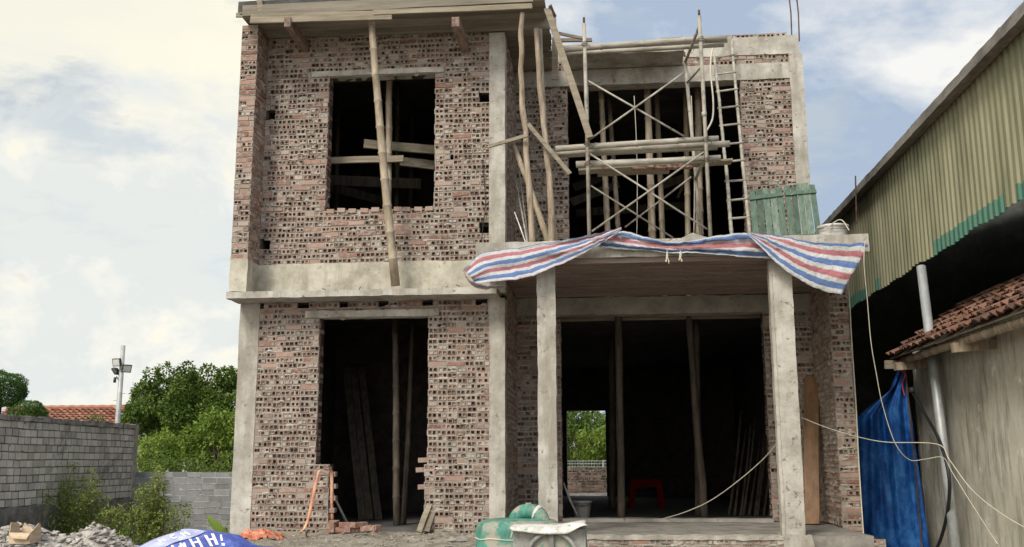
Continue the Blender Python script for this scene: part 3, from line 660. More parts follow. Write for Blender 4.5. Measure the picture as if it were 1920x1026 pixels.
# ladder
lad = thing('ladder', 'bamboo ladder leaning on the upper wall beside the scaffold', 'ladder', foot(1390, 440, 12.35, LT))
L0, L1 = foot(1373, 438, 12.35, LT), P(1338, 100, 14.08); R0, R1 = foot(1408, 440, 12.35, LT), P(1372, 78, 14.1)
for a, b in ((L0, L1), (R0, R1)):
    mb = MB(); bamboo(mb, a, b, .025, rng, bend=.008, r2=.02); mb.build('rail', M['bambooh'], lad, smooth=True)
for i, py in enumerate((410, 376, 340, 304, 271, 236, 203, 172, 140, 109)):
    t = (438 - py) / 338; t = t * 1.0
    def tz(A, B): # find parameter where the rail projects to py
        lo, hi = 0, 1
        for _ in range(30):
            md = (lo + hi) / 2; q = A + (B - A) * md - CAM; y = 513 - FPX * q.dot(UP) / q.dot(FW)
            if y > py: lo = md
            else: hi = md
        return A + (B - A) * lo
    a, b = tz(L0, L1), tz(R0, R1); b = V((b.x, b.y, a.z + rng.uniform(-.01, .01)))
    e = (b - a).normalized() * .022; mb = MB(); tube(mb, [a - e, b + e], .015, 8); mb.build('rung', M['bambooh'], lad, smooth=True)
# hose hanging from the eave behind the scaffold
mb = MB(); tube(mb, spline([P(1345, 84, 13.9), P(1336, 92, 13.8), P(1332, 130, 13.7), P(1337, 185, 13.6), P(1336, 222, 13.4), P(1325, 245, 13.0)], 6), .012, 8)
tag(mb.build('hose', M['rope'], smooth=True), 'thin pale hose hanging in a loop between scaffold and ladder', 'hose')
# props standing inside the upper opening (the room behind them is dark)
G4 = 'bamboo props inside the big upper opening'
for px0, px1, Y, r, lab in ((1138, 1130, 14.7, .05, 'yellowish bamboo prop left in the big upper opening'), (1158, 1146, 15.6, .045, 'darker bamboo prop just behind the yellowish one'), (1223, 1217, 14.6, .06, 'thick grey prop in the middle of the big upper opening'),
        (1241, 1234, 15.4, .048, 'bamboo prop right behind the thick middle one'), (1312, 1310, 14.9, .065, 'thick prop behind the right scaffold post'), (1290, 1287, 15.2, .05, 'prop seen between the right scaffold posts')):
    a = P(px1, 250, Y); b = P(px0, 420, Y)
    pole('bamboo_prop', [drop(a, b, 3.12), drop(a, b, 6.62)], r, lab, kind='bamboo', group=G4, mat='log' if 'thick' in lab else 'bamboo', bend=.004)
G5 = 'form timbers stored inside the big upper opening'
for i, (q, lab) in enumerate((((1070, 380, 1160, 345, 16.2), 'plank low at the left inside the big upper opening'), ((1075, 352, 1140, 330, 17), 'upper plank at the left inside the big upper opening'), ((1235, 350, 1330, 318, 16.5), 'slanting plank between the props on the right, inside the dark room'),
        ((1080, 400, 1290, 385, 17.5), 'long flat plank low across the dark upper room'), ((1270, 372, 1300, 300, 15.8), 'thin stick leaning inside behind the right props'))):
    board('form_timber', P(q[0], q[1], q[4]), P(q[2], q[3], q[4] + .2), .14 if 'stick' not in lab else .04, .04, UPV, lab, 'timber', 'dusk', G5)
for px in (1193, 1300): 
    mb = MB(); tube(mb, spline([P(px - 4, 180, 14.05), P(px, 260, 14.0), P(px + 2, 340, 14.05), P(px + 1, 445, 14.0)], 4), .006, 6)
    tag(mb.build('plumb_line', M['rope'], smooth=True), 'thin cord hanging in the middle of the big upper opening' if px < 1250 else 'thin cord hanging beside the right scaffold posts', 'cord')
# timbers inside the upper left window
G6 = 'timbers inside the upper left window'
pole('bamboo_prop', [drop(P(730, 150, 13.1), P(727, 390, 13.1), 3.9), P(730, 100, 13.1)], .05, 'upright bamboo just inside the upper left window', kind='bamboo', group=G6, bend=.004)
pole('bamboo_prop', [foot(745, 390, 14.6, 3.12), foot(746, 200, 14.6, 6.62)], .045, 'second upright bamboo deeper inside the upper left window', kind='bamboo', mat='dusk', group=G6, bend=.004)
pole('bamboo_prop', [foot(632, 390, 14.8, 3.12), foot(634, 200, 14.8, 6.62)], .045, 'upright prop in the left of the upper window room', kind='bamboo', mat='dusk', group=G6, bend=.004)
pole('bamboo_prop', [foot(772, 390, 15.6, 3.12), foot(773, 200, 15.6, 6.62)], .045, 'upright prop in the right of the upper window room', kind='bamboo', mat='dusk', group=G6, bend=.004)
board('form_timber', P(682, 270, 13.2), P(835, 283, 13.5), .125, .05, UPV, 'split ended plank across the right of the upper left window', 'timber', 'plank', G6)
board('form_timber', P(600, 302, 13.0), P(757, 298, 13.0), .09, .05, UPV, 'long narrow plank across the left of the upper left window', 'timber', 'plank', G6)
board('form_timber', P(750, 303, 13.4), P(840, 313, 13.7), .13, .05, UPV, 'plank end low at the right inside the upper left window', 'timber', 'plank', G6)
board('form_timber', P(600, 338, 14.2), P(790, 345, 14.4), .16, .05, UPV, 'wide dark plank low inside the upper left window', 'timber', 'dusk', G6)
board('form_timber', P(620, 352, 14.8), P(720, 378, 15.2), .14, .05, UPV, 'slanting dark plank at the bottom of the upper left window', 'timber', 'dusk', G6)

# ================================================================== inside the ground floor doors
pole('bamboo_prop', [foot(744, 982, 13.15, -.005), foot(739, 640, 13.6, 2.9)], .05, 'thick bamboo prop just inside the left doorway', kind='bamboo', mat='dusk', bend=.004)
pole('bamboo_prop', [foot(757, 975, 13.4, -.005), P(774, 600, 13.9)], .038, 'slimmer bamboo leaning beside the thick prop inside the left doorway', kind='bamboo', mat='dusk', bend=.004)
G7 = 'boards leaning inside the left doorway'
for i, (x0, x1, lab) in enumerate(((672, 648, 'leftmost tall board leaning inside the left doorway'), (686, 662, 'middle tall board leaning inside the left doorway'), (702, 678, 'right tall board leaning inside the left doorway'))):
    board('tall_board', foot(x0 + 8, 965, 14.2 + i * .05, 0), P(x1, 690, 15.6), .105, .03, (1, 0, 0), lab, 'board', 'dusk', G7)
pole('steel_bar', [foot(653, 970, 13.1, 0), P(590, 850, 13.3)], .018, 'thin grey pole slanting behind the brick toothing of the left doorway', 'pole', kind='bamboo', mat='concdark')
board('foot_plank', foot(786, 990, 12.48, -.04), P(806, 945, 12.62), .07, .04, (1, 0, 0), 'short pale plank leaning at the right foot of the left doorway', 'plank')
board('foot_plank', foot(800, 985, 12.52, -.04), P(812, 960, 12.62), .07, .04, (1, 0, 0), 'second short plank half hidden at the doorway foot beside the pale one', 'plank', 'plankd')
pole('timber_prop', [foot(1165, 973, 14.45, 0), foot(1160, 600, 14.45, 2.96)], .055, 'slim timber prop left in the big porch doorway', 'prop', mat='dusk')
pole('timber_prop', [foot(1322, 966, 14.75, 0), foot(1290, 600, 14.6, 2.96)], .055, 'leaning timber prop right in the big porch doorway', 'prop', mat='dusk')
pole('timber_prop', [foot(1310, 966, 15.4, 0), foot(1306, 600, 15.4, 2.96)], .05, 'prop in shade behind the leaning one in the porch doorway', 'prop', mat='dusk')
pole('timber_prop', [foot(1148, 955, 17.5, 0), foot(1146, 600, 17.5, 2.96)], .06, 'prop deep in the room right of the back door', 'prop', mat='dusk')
G8 = 'bamboo poles leaning in the porch room'
for i in range(9):
    x = 1368 + i * 9
    pole('leaning_pole', [foot(x - 2 + (i % 3) * 2, 955, 15.6, 0), P(x + 22, 770 + (i * 37 % 50), 16.6)], .02, 'thin poles leaning in the dark right corner of the porch room', 'pole', kind='bamboo', group=G8, mat='dusk')
board('roof_rail', P(1045, 600, 14.6), P(1432, 592, 14.6), .06, .04, UPV, 'pale batten across the top of the porch doorway', 'batten', 'plankd')
# hoe handle and bucket by the back door
pole('tool_handle', [foot(1086, 985, 14.5, 0), P(1056, 905, 14.4)], .017, 'grey tool handle leaning at the left jamb of the porch doorway', 'handle', kind='bamboo', mat='concdark')
def bucket(name, c, r0, r1, h, mat, label, cat='bucket', flip=False):
    t = thing(name, label, cat, c); mb = MB(); n = 24
    prof = [(r0, 0), (r0 + (r1 - r0) * .5, h * .5), (r1, h), (r1 + .012, h), (r1 + .012, h - .02), (r1 + .002, h - .03)]
    if flip: prof = [(r, h - z) for r, z in prof]
    for r, z in prof:
        for i in range(n): a = 2 * math.pi * i / n; mb.v.append((c[0] + r * math.cos(a), c[1] + r * math.sin(a), c[2] + z))
    for j in range(len(prof) - 1):
        for i in range(n): q = j * n; mb.face((q + i, q + (i + 1) % n, q + n + (i + 1) % n, q + n + i))
    mb.v += mb.v[:n]; mb.face([len(mb.v) - n + i for i in range(n)]); mb.build('body', M[mat], t, smooth=True)
    mb = MB(); zz = c[2] + (0.02 if flip else h - .02)
    tube(mb, [(c[0] + (r1 + .012) * math.cos(a), c[1] - (r1 + .012) * abs(math.sin(a)) , zz - .05 * math.sin(a)) for a in [math.pi * i / 12 for i in range(13)]], .004, 6)
    mb.build('handle', M['rust'], t, smooth=True); return t
a = foot(1091, 972, 15.0, 0); bucket('bucket', (a.x, 15.0, 0), .11, .145, .24, 'concdark', 'grey bucket standing just inside the porch doorway below the back door')
a = P(1562, 434, 11.85); bucket('tub', (a.x, 11.85, LT), .15, .17, .15, 'tub', 'grey plastic tub at the right end of the porch roof', 'tub')
# red plastic stool in the dark room
a = foot(1212, 952, 18.3, 0); SY = 18.3; st = thing('stool', 'red plastic stool in the dark porch room', 'stool', (a.x, SY, 0))
mb = MB(); box(mb, (a.x - .26, SY - .24, .44), (a.x + .26, SY + .24, .49)); mb.build('seat', M['red'], st, bevel=.02)
for sx in (-1, 1):
    for sy in (-1, 1):
        mb = MB(); plank(mb, (a.x + sx * .27, SY + sy * .25, 0), (a.x + sx * .22, SY + sy * .2, .45), .10, .05, (1, 0, 0), rng, 0, .0); mb.build('leg', M['red'], st)
mb = MB()
box(mb, (a.x - .22, SY - .22, .36), (a.x + .22, SY + .22, .44))
mb.build('apron', M['red'], st)
# brown board leaning in the porch corner
board('brown_board', V((2.585, 13.55, 0)), V((2.80, 14.1, 1.93)), .19, .045, (1, -.3, 0), 'varnished brown board leaning in the right corner of the porch', 'board', 'brownpl')
# green shutters leaning on the porch roof
def shutter(q, label):
    tl, tr, br, bl = q; t = thing('shutter', label, 'shutter', tuple((br + bl) / 2), 'green shutters on the porch roof')
    n = 5; ax = (tr - tl); mb = MB(); nrm = (tr - tl).cross(bl - tl).normalized()
    if nrm.y > 0: nrm = -nrm
    for i in range(n):
        a0 = tl + (tr - tl) * ((i + .5) / n); b0 = bl + (br - bl) * ((i + .5) / n)
        w = (tr - tl).length / n - .011
        plank(mb, b0 + nrm * rng.uniform(-.004, .004), a0 + (a0 - b0) * rng.uniform(-.01, .04), w, .02, tr - tl, rng, 0, .003)
    mb.build('board_panel', M['green'], t, bevel=.003)
    for f in (.13, .85):
        mb = MB(); plank(mb, tl + (bl - tl) * f + nrm * .022, tr + (br - tr) * f + nrm * .022, .055, .022, bl - tl, rng, 0, .003); mb.build('batten', M['green'], t, bevel=.003)
shutter([P(1404, 361, 12.6), P(1467, 352, 12.6), foot(1479, 437, 12.3, LT), foot(1411, 440, 12.3, LT)], 'left green shutter, standing nearly square beside the ladder')
shutter([P(1470, 352, 12.55), P(1528, 346, 12.55), foot(1543, 434, 12.25, LT), foot(1480, 437, 12.25, LT)], 'right green shutter, slanted beside the grey tub')
# striped tarp over the porch edge
def resample(pts, n):
    pts = [V((*p, 0)) if len(p) == 2 else V(p) for p in pts]; sp = spline(pts, 10); L = [0]
    for a, b in zip(sp, sp[1:]): L.append(L[-1] + (b - a).length)
    out = []; j = 0
    for i in range(n + 1):
        t = L[-1] * i / n
        while j < len(L) - 2 and L[j + 1] < t: j += 1
        out.append(sp[j] + (sp[j + 1] - sp[j]) * ((t - L[j]) / max(1e-9, L[j + 1] - L[j])))
    return out
def cloth(mb, A, B, Y, nu=60, nv=16, v0=0., v1=1., amp=.02, seed=0., yb=None, fold=9.):
    a, b = resample(A, nu), resample(B, nu); base = len(mb.v)
    if mb.uv is None: mb.uv = []
    for j in range(nv + 1):
        w = j / nv
        for i in range(nu + 1):
            q = a[i] + (b[i] - a[i]) * w; u = i / nu
            y = Y + ((yb if yb is not None else Y) - Y) * w + amp * math.sin(w * fold + 2.5 * nz((u * 2, w, seed))) + amp * 1.5 * nz((u * 5, w * 3, seed)) + amp * .9 * nz((u * 16, w * 9, seed)) + amp * .8 * abs(nz((u * 26 + w * 4, w * 7, seed + 2)))
            p = P(q.x + 1.2 * nz((u * 14, w * 14, seed + 6)), q.y + 2.2 * nz((u * 9, w * 4, seed + 3)) + 1.6 * nz((u * 34, 0, seed + 4)), y); mb.v.append(tuple(p)); mb.uv.append((u, v0 + (v1 - v0) * w))
    for j in range(nv):
        for i in range(nu): q = base + j * (nu + 1) + i; mb.face((q, q + 1, q + nu + 2, q + nu + 1))
mb = MB()
cloth(mb, [(1166, 430), (1135, 452), (1095, 475), (1040, 501), (985, 521), (940, 527), (893, 531)], [(1165, 427), (1120, 438), (1070, 448), (1010, 458), (950, 468), (900, 477), (869, 506)], 11.40, v0=1.24, v1=-1.05, amp=.022, yb=11.46)
cloth(mb, [(1120, 464), (1170, 468), (1220, 470), (1260, 475), (1300, 474), (1350, 478), (1400, 482), (1446, 486)], [(1150, 432), (1175, 434), (1215, 446), (1250, 453), (1290, 452), (1340, 443), (1385, 437), (1408, 438)], 11.50, v0=1.1, v1=-.4, amp=.03, seed=5, fold=13, yb=11.56)
cloth(mb, [(1398, 437), (1425, 462), (1455, 492), (1500, 525), (1545, 546), (1578, 552)], [(1412, 437), (1470, 444), (1530, 455), (1580, 457), (1612, 456), (1629, 459)], 11.43, nu=50, v0=1.2, v1=-1.15, amp=.018, seed=9, yb=11.50)
cloth(mb, [(868, 507), (878, 522), (893, 531), (915, 536), (948, 534)], [(869, 508), (880, 530), (897, 541), (920, 541), (950, 538)], 11.5, nu=24, nv=6, v0=0, v1=1.6, amp=.01, yb=11.6)
tag(mb.build('striped_tarp', M['stripe'], smooth=True, solid=.003), 'red, white and blue striped tarpaulin draped over the porch roof edge', 'tarpaulin')
G9 = 'frayed rope ends'
for px, lab in ((1251, 'longer frayed rope end hanging under the tarp middle'), (1276, 'shorter frayed rope end hanging under the tarp middle')):
    mb = MB()
    for k in range(6): tube(mb, [P(px, 470, 11.42), P(px + rng.uniform(-2, 2), 480, 11.42), P(px + rng.uniform(-4, 4), 485 + rng.uniform(0, 10), 11.42)], .004, 5)
    tag(mb.build('rope_end', M['rope']), lab, 'rope', G9)
# ================================================================== GROUND
rng = random.Random(23)
def sm(a, b, x): t = max(0, min(1, (x - a) / (b - a))); return t * t * (3 - 2 * t)
def gh(x, y):
    z = GZ
    # banked sand in front of the left wing
    e = sm(9.0, 10.9, y) * sm(14.5, 12.9, y) * sm(-5.3, -4.3, x) * sm(-.2, -1.25, x)
    z += e * (.53 + .07 * nz((x, y, 0), 1.1, 2) + .06 * nz((x, y, 0), 3.3, 2) + .03 * abs(nz((x, y, 0), 8, 5)) + .05 * math.exp(-((x + 1.65) ** 2 + (y - 12.1) ** 2) / .25))
    if -14 < x < 9 and 5 < y < 24: z += .02 * nz((x, y, 0), 3.0, 8) + .012 * nz((x, y, 0), 9, 8)
    return z
def axis(lo, hi, d0, d1, far):
    c = []; x = d0
    while x < d1: c.append(x); x += .1
    l = []; s = .3; x = d0
    while x > -far: x -= s; s *= 1.5; l.append(x)
    r = []; s = .3; x = d1
    while x < far: r.append(x); x += s; s *= 1.5
    return l[::-1] + c + r
xs, ys = axis(0, 0, -9, 4.6, 3000), axis(0, 0, 8, 20, 3000)
mb = MB()
for y in ys:
    for x in xs: mb.v.append((x, y, gh(x, y)))
n = len(xs)
for j in range(len(ys) - 1):
    for i in range(n - 1): a = j * n + i; mb.face((a, a + 1, a + n + 1, a + n))
struct(mb.build('ground', M['sand'], smooth=True), label='bare sandy ground of the building yard', cat='ground')

# loose stones and crumbs on the sand
def rockproto(seed, r=1.0, n=14):
    import bmesh
    q = random.Random(seed); bm = bmesh.new()
    for _ in range(n):
        d = V((q.gauss(0, 1), q.gauss(0, 1), q.gauss(0, 1))).normalized(); bm.verts.new(V((d.x, d.y * q.uniform(.6, 1), d.z * .62)) * q.uniform(.75, 1.05) * r)
    g = bmesh.ops.convex_hull(bm, input=bm.verts); bmesh.ops.delete(bm, geom=[v for v in bm.verts if not v.link_faces], context='VERTS')
    me = bpy.data.meshes.new('rock_chunk'); bm.to_mesh(me); bm.free(); me.materials.append(M['rock']); return me
protos = [rockproto(s, 1, 9 + s % 7) for s in range(9)]
mb = MB()
for _ in range(1500):
    x, y = rng.uniform(-5.0, -.9), rng.uniform(10.0, 12.5); r = rng.choice((.006, .009, .013, .02)) * rng.uniform(.6, 1.3)
    pr = rng.choice(protos); z = gh(x, y); b = len(mb.v); ca, sa = math.cos(x * 99), math.sin(x * 99)
    for v in pr.vertices: mb.v.append((x + (v.co.x * ca - v.co.y * sa) * r, y + (v.co.x * sa + v.co.y * ca) * r, z + v.co.z * r))
    for p in pr.polygons: mb.face([b + i for i in p.vertices])
tag(mb.build('pebbles', M['rock']), 'crumbs and pebbles strewn over the sand before the left doorway', 'pebbles', kind='stuff')
mb = MB()
for _ in range(420):
    x, y = rng.uniform(-4.9, -.9), 12.5 - abs(rng.gauss(0, 1.0)); r = rng.choice((.02, .03, .04, .055)) * rng.uniform(.6, 1.2)
    if x > -2.3: r *= 1.35
    if y < 9.6: continue
    pr = rng.choice(protos); z = gh(x, y); b = len(mb.v); ca, sa = math.cos(x * 77), math.sin(x * 77)
    for v in pr.vertices: mb.v.append((x + (v.co.x * ca - v.co.y * sa) * r, y + (v.co.x * sa + v.co.y * ca) * r, z + v.co.z * r * .8))
    for p in pr.polygons: mb.face([b + i for i in p.vertices])
tag(mb.build('soil_clods', M['sand']), 'dry soil clods scattered over the bank before the left wall', 'soil', kind='stuff')
# rubble heap with its chunks
hx, hy = -6.0, 11.7
def hz(x, y):
    a = max(0, 1 - math.hypot((x - hx + .1) / 1.15, (y - hy) / 1.3)) * .72
    b = max(0, 1 - math.hypot((x + 6.9) / 2.2, (y - 11.5) / 1.2)) * .74
    c = max(0, 1 - math.hypot((x + 5.2) / .9, (y - 11.6) / .9)) * .45
    return max(a, b, c) + gh(x, y)
mb = MB(); nx = 60
for j in range(nx + 1):
    for i in range(nx + 1):
        x, y = -8.5 + 4.3 * i / nx, 10.2 + 2.8 * j / nx; mb.v.append((x, y, hz(x, y) - .03 + .05 * nz((x, y, 0), 6, 4)))
for j in range(nx):
    for i in range(nx): a = j * (nx + 1) + i; mb.face((a, a + 1, a + nx + 2, a + nx + 1))
for _ in range(3800):
    x, y = rng.uniform(-8.2, -4.5), rng.uniform(10.4, 12.8); r = rng.choice((.015, .025, .035, .05, .06)) * rng.uniform(.6, 1.2)
    z = hz(x, y)
    if z < gh(x, y) + .03: continue
    pr = rng.choice(protos); b = len(mb.v); ca, sa = math.cos(x * 99), math.sin(x * 99)
    for v in pr.vertices: mb.v.append((x + (v.co.x * ca - v.co.y * sa) * r, y + (v.co.x * sa + v.co.y * ca) * r, z + v.co.z * r))
    for p in pr.polygons: mb.face([b + i for i in p.vertices])
tag(mb.build('rubble', M['rock']), 'heap of small broken concrete rubble left of the blue banner', 'rubble', kind='stuff')
k = 0
for _ in range(900):
    if k >= 170: break
    x, y = rng.uniform(-8.2, -4.75), rng.uniform(10.5, 12.6); z = hz(x, y)
    if z < gh(x, y) + .1: continue
    k += 1; o = bpy.data.objects.new('rubble_chunk', rng.choice(protos)); COL.objects.link(o)
    s = rng.choice((.04, .05, .06, .085)) * rng.uniform(.8, 1.2); o.scale = (s * rng.uniform(.8, 1.5), s, s * rng.uniform(.7, 1.1)); o.location = (x, y, z + s * .25)
    o.rotation_euler = (rng.uniform(-.5, .5), rng.uniform(-.5, .5), rng.uniform(0, 6.3))
    tag(o, 'grey broken concrete chunk lying on the rubble heap below the weeds', 'rubble chunk', 'concrete chunks on the rubble heap')
# cardboard box on the heap
a = P(47, 1008, 11.2); t = thing('cardboard_box', 'torn open cardboard box on the left of the rubble heap', 'box', (a.x, 11.2, a.z - .06))
c0 = V((a.x, 11.2, a.z - .06))
def sheetq(name, pts, par):
    mb = MB(); grid_ = [V(p) + c0 for p in pts]; mb.face([mb.vert(p) for p in grid_]); return mb.build(name, M['card'], par, solid=.006)
mb = MB(); w_, d_ = .125, .11
for x, y, x2, y2 in ((-w_, -d_, w_, -d_), (w_, -d_, w_, d_), (w_, d_, -w_, d_), (-w_, d_, -w_, -d_)):
    mb.quad(c0 + V((x, y, 0)), c0 + V((x2, y2, 0)), c0 + V((x2, y2, .12)), c0 + V((x, y, .12)))
t_ = mb.build('carton', M['card'], t, solid=.006)
sheetq('flap', [(-w_, -d_, .12), (-w_, d_, .12), (-w_ - .01, d_ * .6, .22), (-w_ - .005, -d_ * .8, .235)], t)
sheetq('flap', [(-w_, d_, .12), (w_, d_, .12), (.00, d_ + .02, .15), (-w_ * .8, d_ + .02, .21)], t)
sheetq('flap', [(w_, -d_, .12), (w_, d_, .12), (w_ + .01, d_ * .5, .215), (w_ + .012, d_ * .2, .22)], t)
sheetq('flap', [(-w_, -d_, .12), (w_, -d_, .12), (w_ * .9, -d_ - .05, .05), (-w_ * .5, -d_ - .06, .06)], t)

# ------------------------------------------------------------------ blue banner over a heap
bx0, bx1, by0, by1 = -5.75, -3.62, 9.0, 11.0
pk = [P(p, q, 10.5) for p, q in ((235, 1034), (260, 1024), (300, 1008), (343, 993), (392, 994.5), (425, 1000), (445, 1003), (470, 1020), (500, 1032))]
def bprof(x):
    if x <= pk[0].x: return pk[0].z - (pk[0].x - x) * .5
    for a, b in zip(pk, pk[1:]):
        if x <= b.x: return a.z + (b.z - a.z) * (x - a.x) / (b.x - a.x)
    return pk[-1].z - (x - pk[-1].x) * .5
def bz(x, y):
    z = bprof(x); d = 10.5 - y
    z -= (.13 * d + .22 * d * d) if d > 0 else .9 * d * d
    z += .012 * nz((x, y, 0), 4, 6) + .006 * nz((x * 1.5 + y, y * .6, 0), 9, 6) - .10 * abs(nz((x - y * .9, .3, 0), 1.7, 3)) * min(1, abs(d) * 3) - .05 * abs(nz((x * .7 + y * 1.3, .9, 0), 3.1, 9)) * min(1, abs(d) * 3)
    return max(z, gh(x, y) + .015)
bn = thing('banner', 'crumpled blue banner with white capital letters thrown over a heap', 'banner', (-4.4, 10.2, -.4))
mb = MB(); nx, ny = 90, 60
for j in range(ny + 1):
    for i in range(nx + 1):
        x, y = bx0 + (bx1 - bx0) * i / nx, by0 + (by1 - by0) * j / ny; mb.v.append((x, y, bz(x, y)))
for j in range(ny):
    for i in range(nx): a = j * (nx + 1) + i; mb.face((a, a + 1, a + nx + 2, a + nx + 1))
mb.build('sheet', M['banner'], bn, smooth=True, solid=.003)
def on_banner(px, py, lift):           # where the view ray over this photo point meets the banner
    lo, hi = 8.9, 10.9; d = ray(px, py); prev = None
    for i in range(400):
        y = lo + (hi - lo) * i / 400; p = CAM + d * (y / d.y)
        if p.z < bz(p.x, p.y): break
    return V((p.x, p.y, bz(p.x, p.y) + lift))
# pale reverse flap folded over the upper left
mb = MB(); top = [(248, 1029), (275, 1014), (310, 1001), (343, 993.6), (372, 995)]; bot = [(300, 1033), (325, 1020), (352, 1012), (372, 1005), (386, 998)]
A_, B_ = resample(top, 24), resample(bot, 24)
for j in range(7):
    for i in range(25):
        q = A_[i] + (B_[i] - A_[i]) * (j / 6); mb.v.append(tuple(on_banner(q.x, q.y + .6, .012)))
for j in range(6):
    for i in range(24): a = j * 25 + i; mb.face((a, a + 1, a + 26, a + 25))
mb.build('folded_flap', M['bannerp'], bn, smooth=True)
def stroke(mb, a, b, w, lift):
    a, b = V((*a, 0)), V((*b, 0)); d = (b - a).normalized(); n = V((1, 0, 0)) if abs(d.y) > abs(d.x) else V((0, 1, 0)); k = max(3, int((b - a).length / 3)); s = len(mb.v)
    for i in range(k + 1):
        c = a + (b - a) * (i / k)
        for e in (-1, 1): mb.v.append(tuple(on_banner(c.x + n.x * w * e / 2, c.y + n.y * w * e / 2, lift)))
    for i in range(k): q = s + 2 * i; mb.face((q, q + 1, q + 3, q + 2))
mb = MB()
for a, b, w in (((326, 1030), (322, 1024), 5), ((334, 1028), (344, 1021), 2.5), ((338, 1020), (349, 1031), 4.5), ((349, 1031), (345, 1019), 4), ((338, 1020), (341, 1034), 4),
        ((356, 1012), (366, 1031), 5), ((369, 1009), (379, 1028), 5), ((360, 1020), (374, 1017), 3.2),
        ((385, 1005), (397, 1026), 6), ((398, 1002), (407, 1023), 6), ((391, 1014), (403, 1011), 3.5), ((414, 1004), (416, 1016), 4), ((418, 1020), (419, 1025), 6)):
    stroke(mb, a, b, w, .008)
mb.build('lettering', M['ink'], bn)
mb = MB()
for a, b, w in (((338, 1003), (348, 1009), 3), ((345, 1000), (357, 1006), 3), ((338, 1003), (357, 1006), 2), ((327, 1006), (318, 1009), 3), ((318, 1009), (326, 1013), 3), ((326, 1013), (332, 1011), 2.5),
        ((305, 1013), (311, 1018), 3), ((296, 1016), (303, 1021), 3), ((299, 1016), (309, 1017), 2)):
    stroke(mb, a, b, w, .018)
mb.build('faded_lettering', M['ink'], bn)
# orange cloth, orange strap, timber at the wall's foot
def crumple(name, c, rx, ry, h, mat, seed, label, cat):
    mb = MB(); n = 46
    for j in range(n + 1):
        for i in range(n + 1):
            u, w = i / n * 2 - 1, j / n * 2 - 1; rr = math.hypot(u, w) * (1 + .3 * nz((u * 2, w * 2, seed)))
            z = max(0, 1 - rr) ** .7 * h * (.55 + .9 * abs(nz((u * 2.6, w * 2.6, seed)))) + .05 * abs(nz((u * 6, w * 6, seed))) * (rr < 1)
            x, y = c[0] + u * rx + .04 * nz((u * 4, w * 4, seed + 1)), c[1] + w * ry + .04 * nz((u * 4, w * 4, seed + 2))
            mb.v.append((x, y, max(gh(x, y), c[2] - .08) - .015 + z))
    for j in range(n):
        for i in range(n):
            u, w = (i + .5) / n * 2 - 1, (j + .5) / n * 2 - 1
            if math.hypot(u, w) * (1 + .3 * nz((u * 2, w * 2, seed))) < .97: a = j * (n + 1) + i; mb.face((a, a + 1, a + n + 2, a + n + 1))
    return tag(mb.build(name, M[mat], solid=.003), label, cat)
a = P(487, 1012, 11.6); crumple('orange_cloth', (a.x, 11.6, gh(a.x, 11.6)), .30, .26, .13, 'orange', 4, 'crumpled orange cloth lying on the sand at the corner post', 'cloth')
def ribbon(mb, pts, w, side):
    sp = spline(pts, 8); s = len(mb.v); side = V(side).normalized()
    for i, p in enumerate(sp):
        ww = w * (1 - .55 * sm(.75, 1, i / (len(sp) - 1))) * (1 + .2 * nz(p, 6))
        sd = (side + V((0, nz(p, 3, 2) * .6, nz(p, 3, 7) * .3))).normalized()
        mb.v.append(tuple(p - sd * ww / 2)); mb.v.append(tuple(p + sd * ww / 2))
    for i in range(len(sp) - 1): q = s + 2 * i; mb.face((q, q + 1, q + 3, q + 2))
mb = MB(); ribbon(mb, [P(623, 975, 12.66), P(622, 940, 12.62), P(621, 885, 12.60), P(612, 880, 12.52), P(600, 882, 12.46), P(595, 895, 12.43), P(587, 930, 12.40), P(580, 965, 12.34), P(571, 990, 12.22), P(562, 998, 12.1)], .038, (1, .2, .1))
tag(mb.build('orange_strap', M['strap'], smooth=True, solid=.004), 'orange cloth strap hung over the brick toothing of the left doorway', 'strap')
a, b = P(505, 1006, 12.2), P(575, 1000, 12.15); board('ground_timber', V((a.x, 12.2, gh(a.x, 12.2) + .03)), V((b.x, 12.15, gh(b.x, 12.15) + .04)), .08, .06, UPV, 'short timber lying on the sand before the left wall', 'timber')
G10 = 'fallen bricks on the left doorsill'
for px, rz, lab, dz in ((624, 1.45, 'brick standing on end left of the doorsill bricks', .03), (643, .1, 'brick lying second from left on the left doorsill', 0), (660, .15, 'brick lying in the middle of the left doorsill', 0), (650, .3, 'broken brick on top of the left doorsill bricks', .06),
        (678, .5, 'tilted brick right of the middle of the left doorsill', .01), (692, .05, 'last brick at the right of the left doorsill row', 0), (703, .9, 'small brick bat at the right end of the doorsill row', -.01), (672, .9, 'brick lying behind the doorsill row', .05)):
    a = P(px, 990, 12.5); mb = MB(); brickbox(mb, (a.x, 12.52 + rng.uniform(-.03, .05), gh(a.x, 12.52) + .045 + dz), .12 if 'bat' in lab else .2, .1, .062 if 'end' not in lab else .12, rz, rng.uniform(-.15, .15))
    tag(mb.build('fallen_brick', M['brickr'], bevel=.006), lab, 'brick', G10)
# broken mortar lumps at the right of the sand bank
for px, py, s, lab in ((868, 1000, .13, 'large soil lump beside the green machine'), (845, 1012, .09, 'soil lump left of the large one beside the green machine'), (812, 1006, .07, 'small soil lump on the bank before the left doorway')):
    o = bpy.data.objects.new('soil_lump', protos[int(px) % 9]); COL.objects.link(o); a = P(px, py, 11.4); o.scale = (s, s * .9, s * .8); o.location = (a.x, 11.4, gh(a.x, 11.4) + s * .2); o.rotation_euler = (.2, .3, px); tag(o, lab, 'lump', 'soil lumps on the bank')

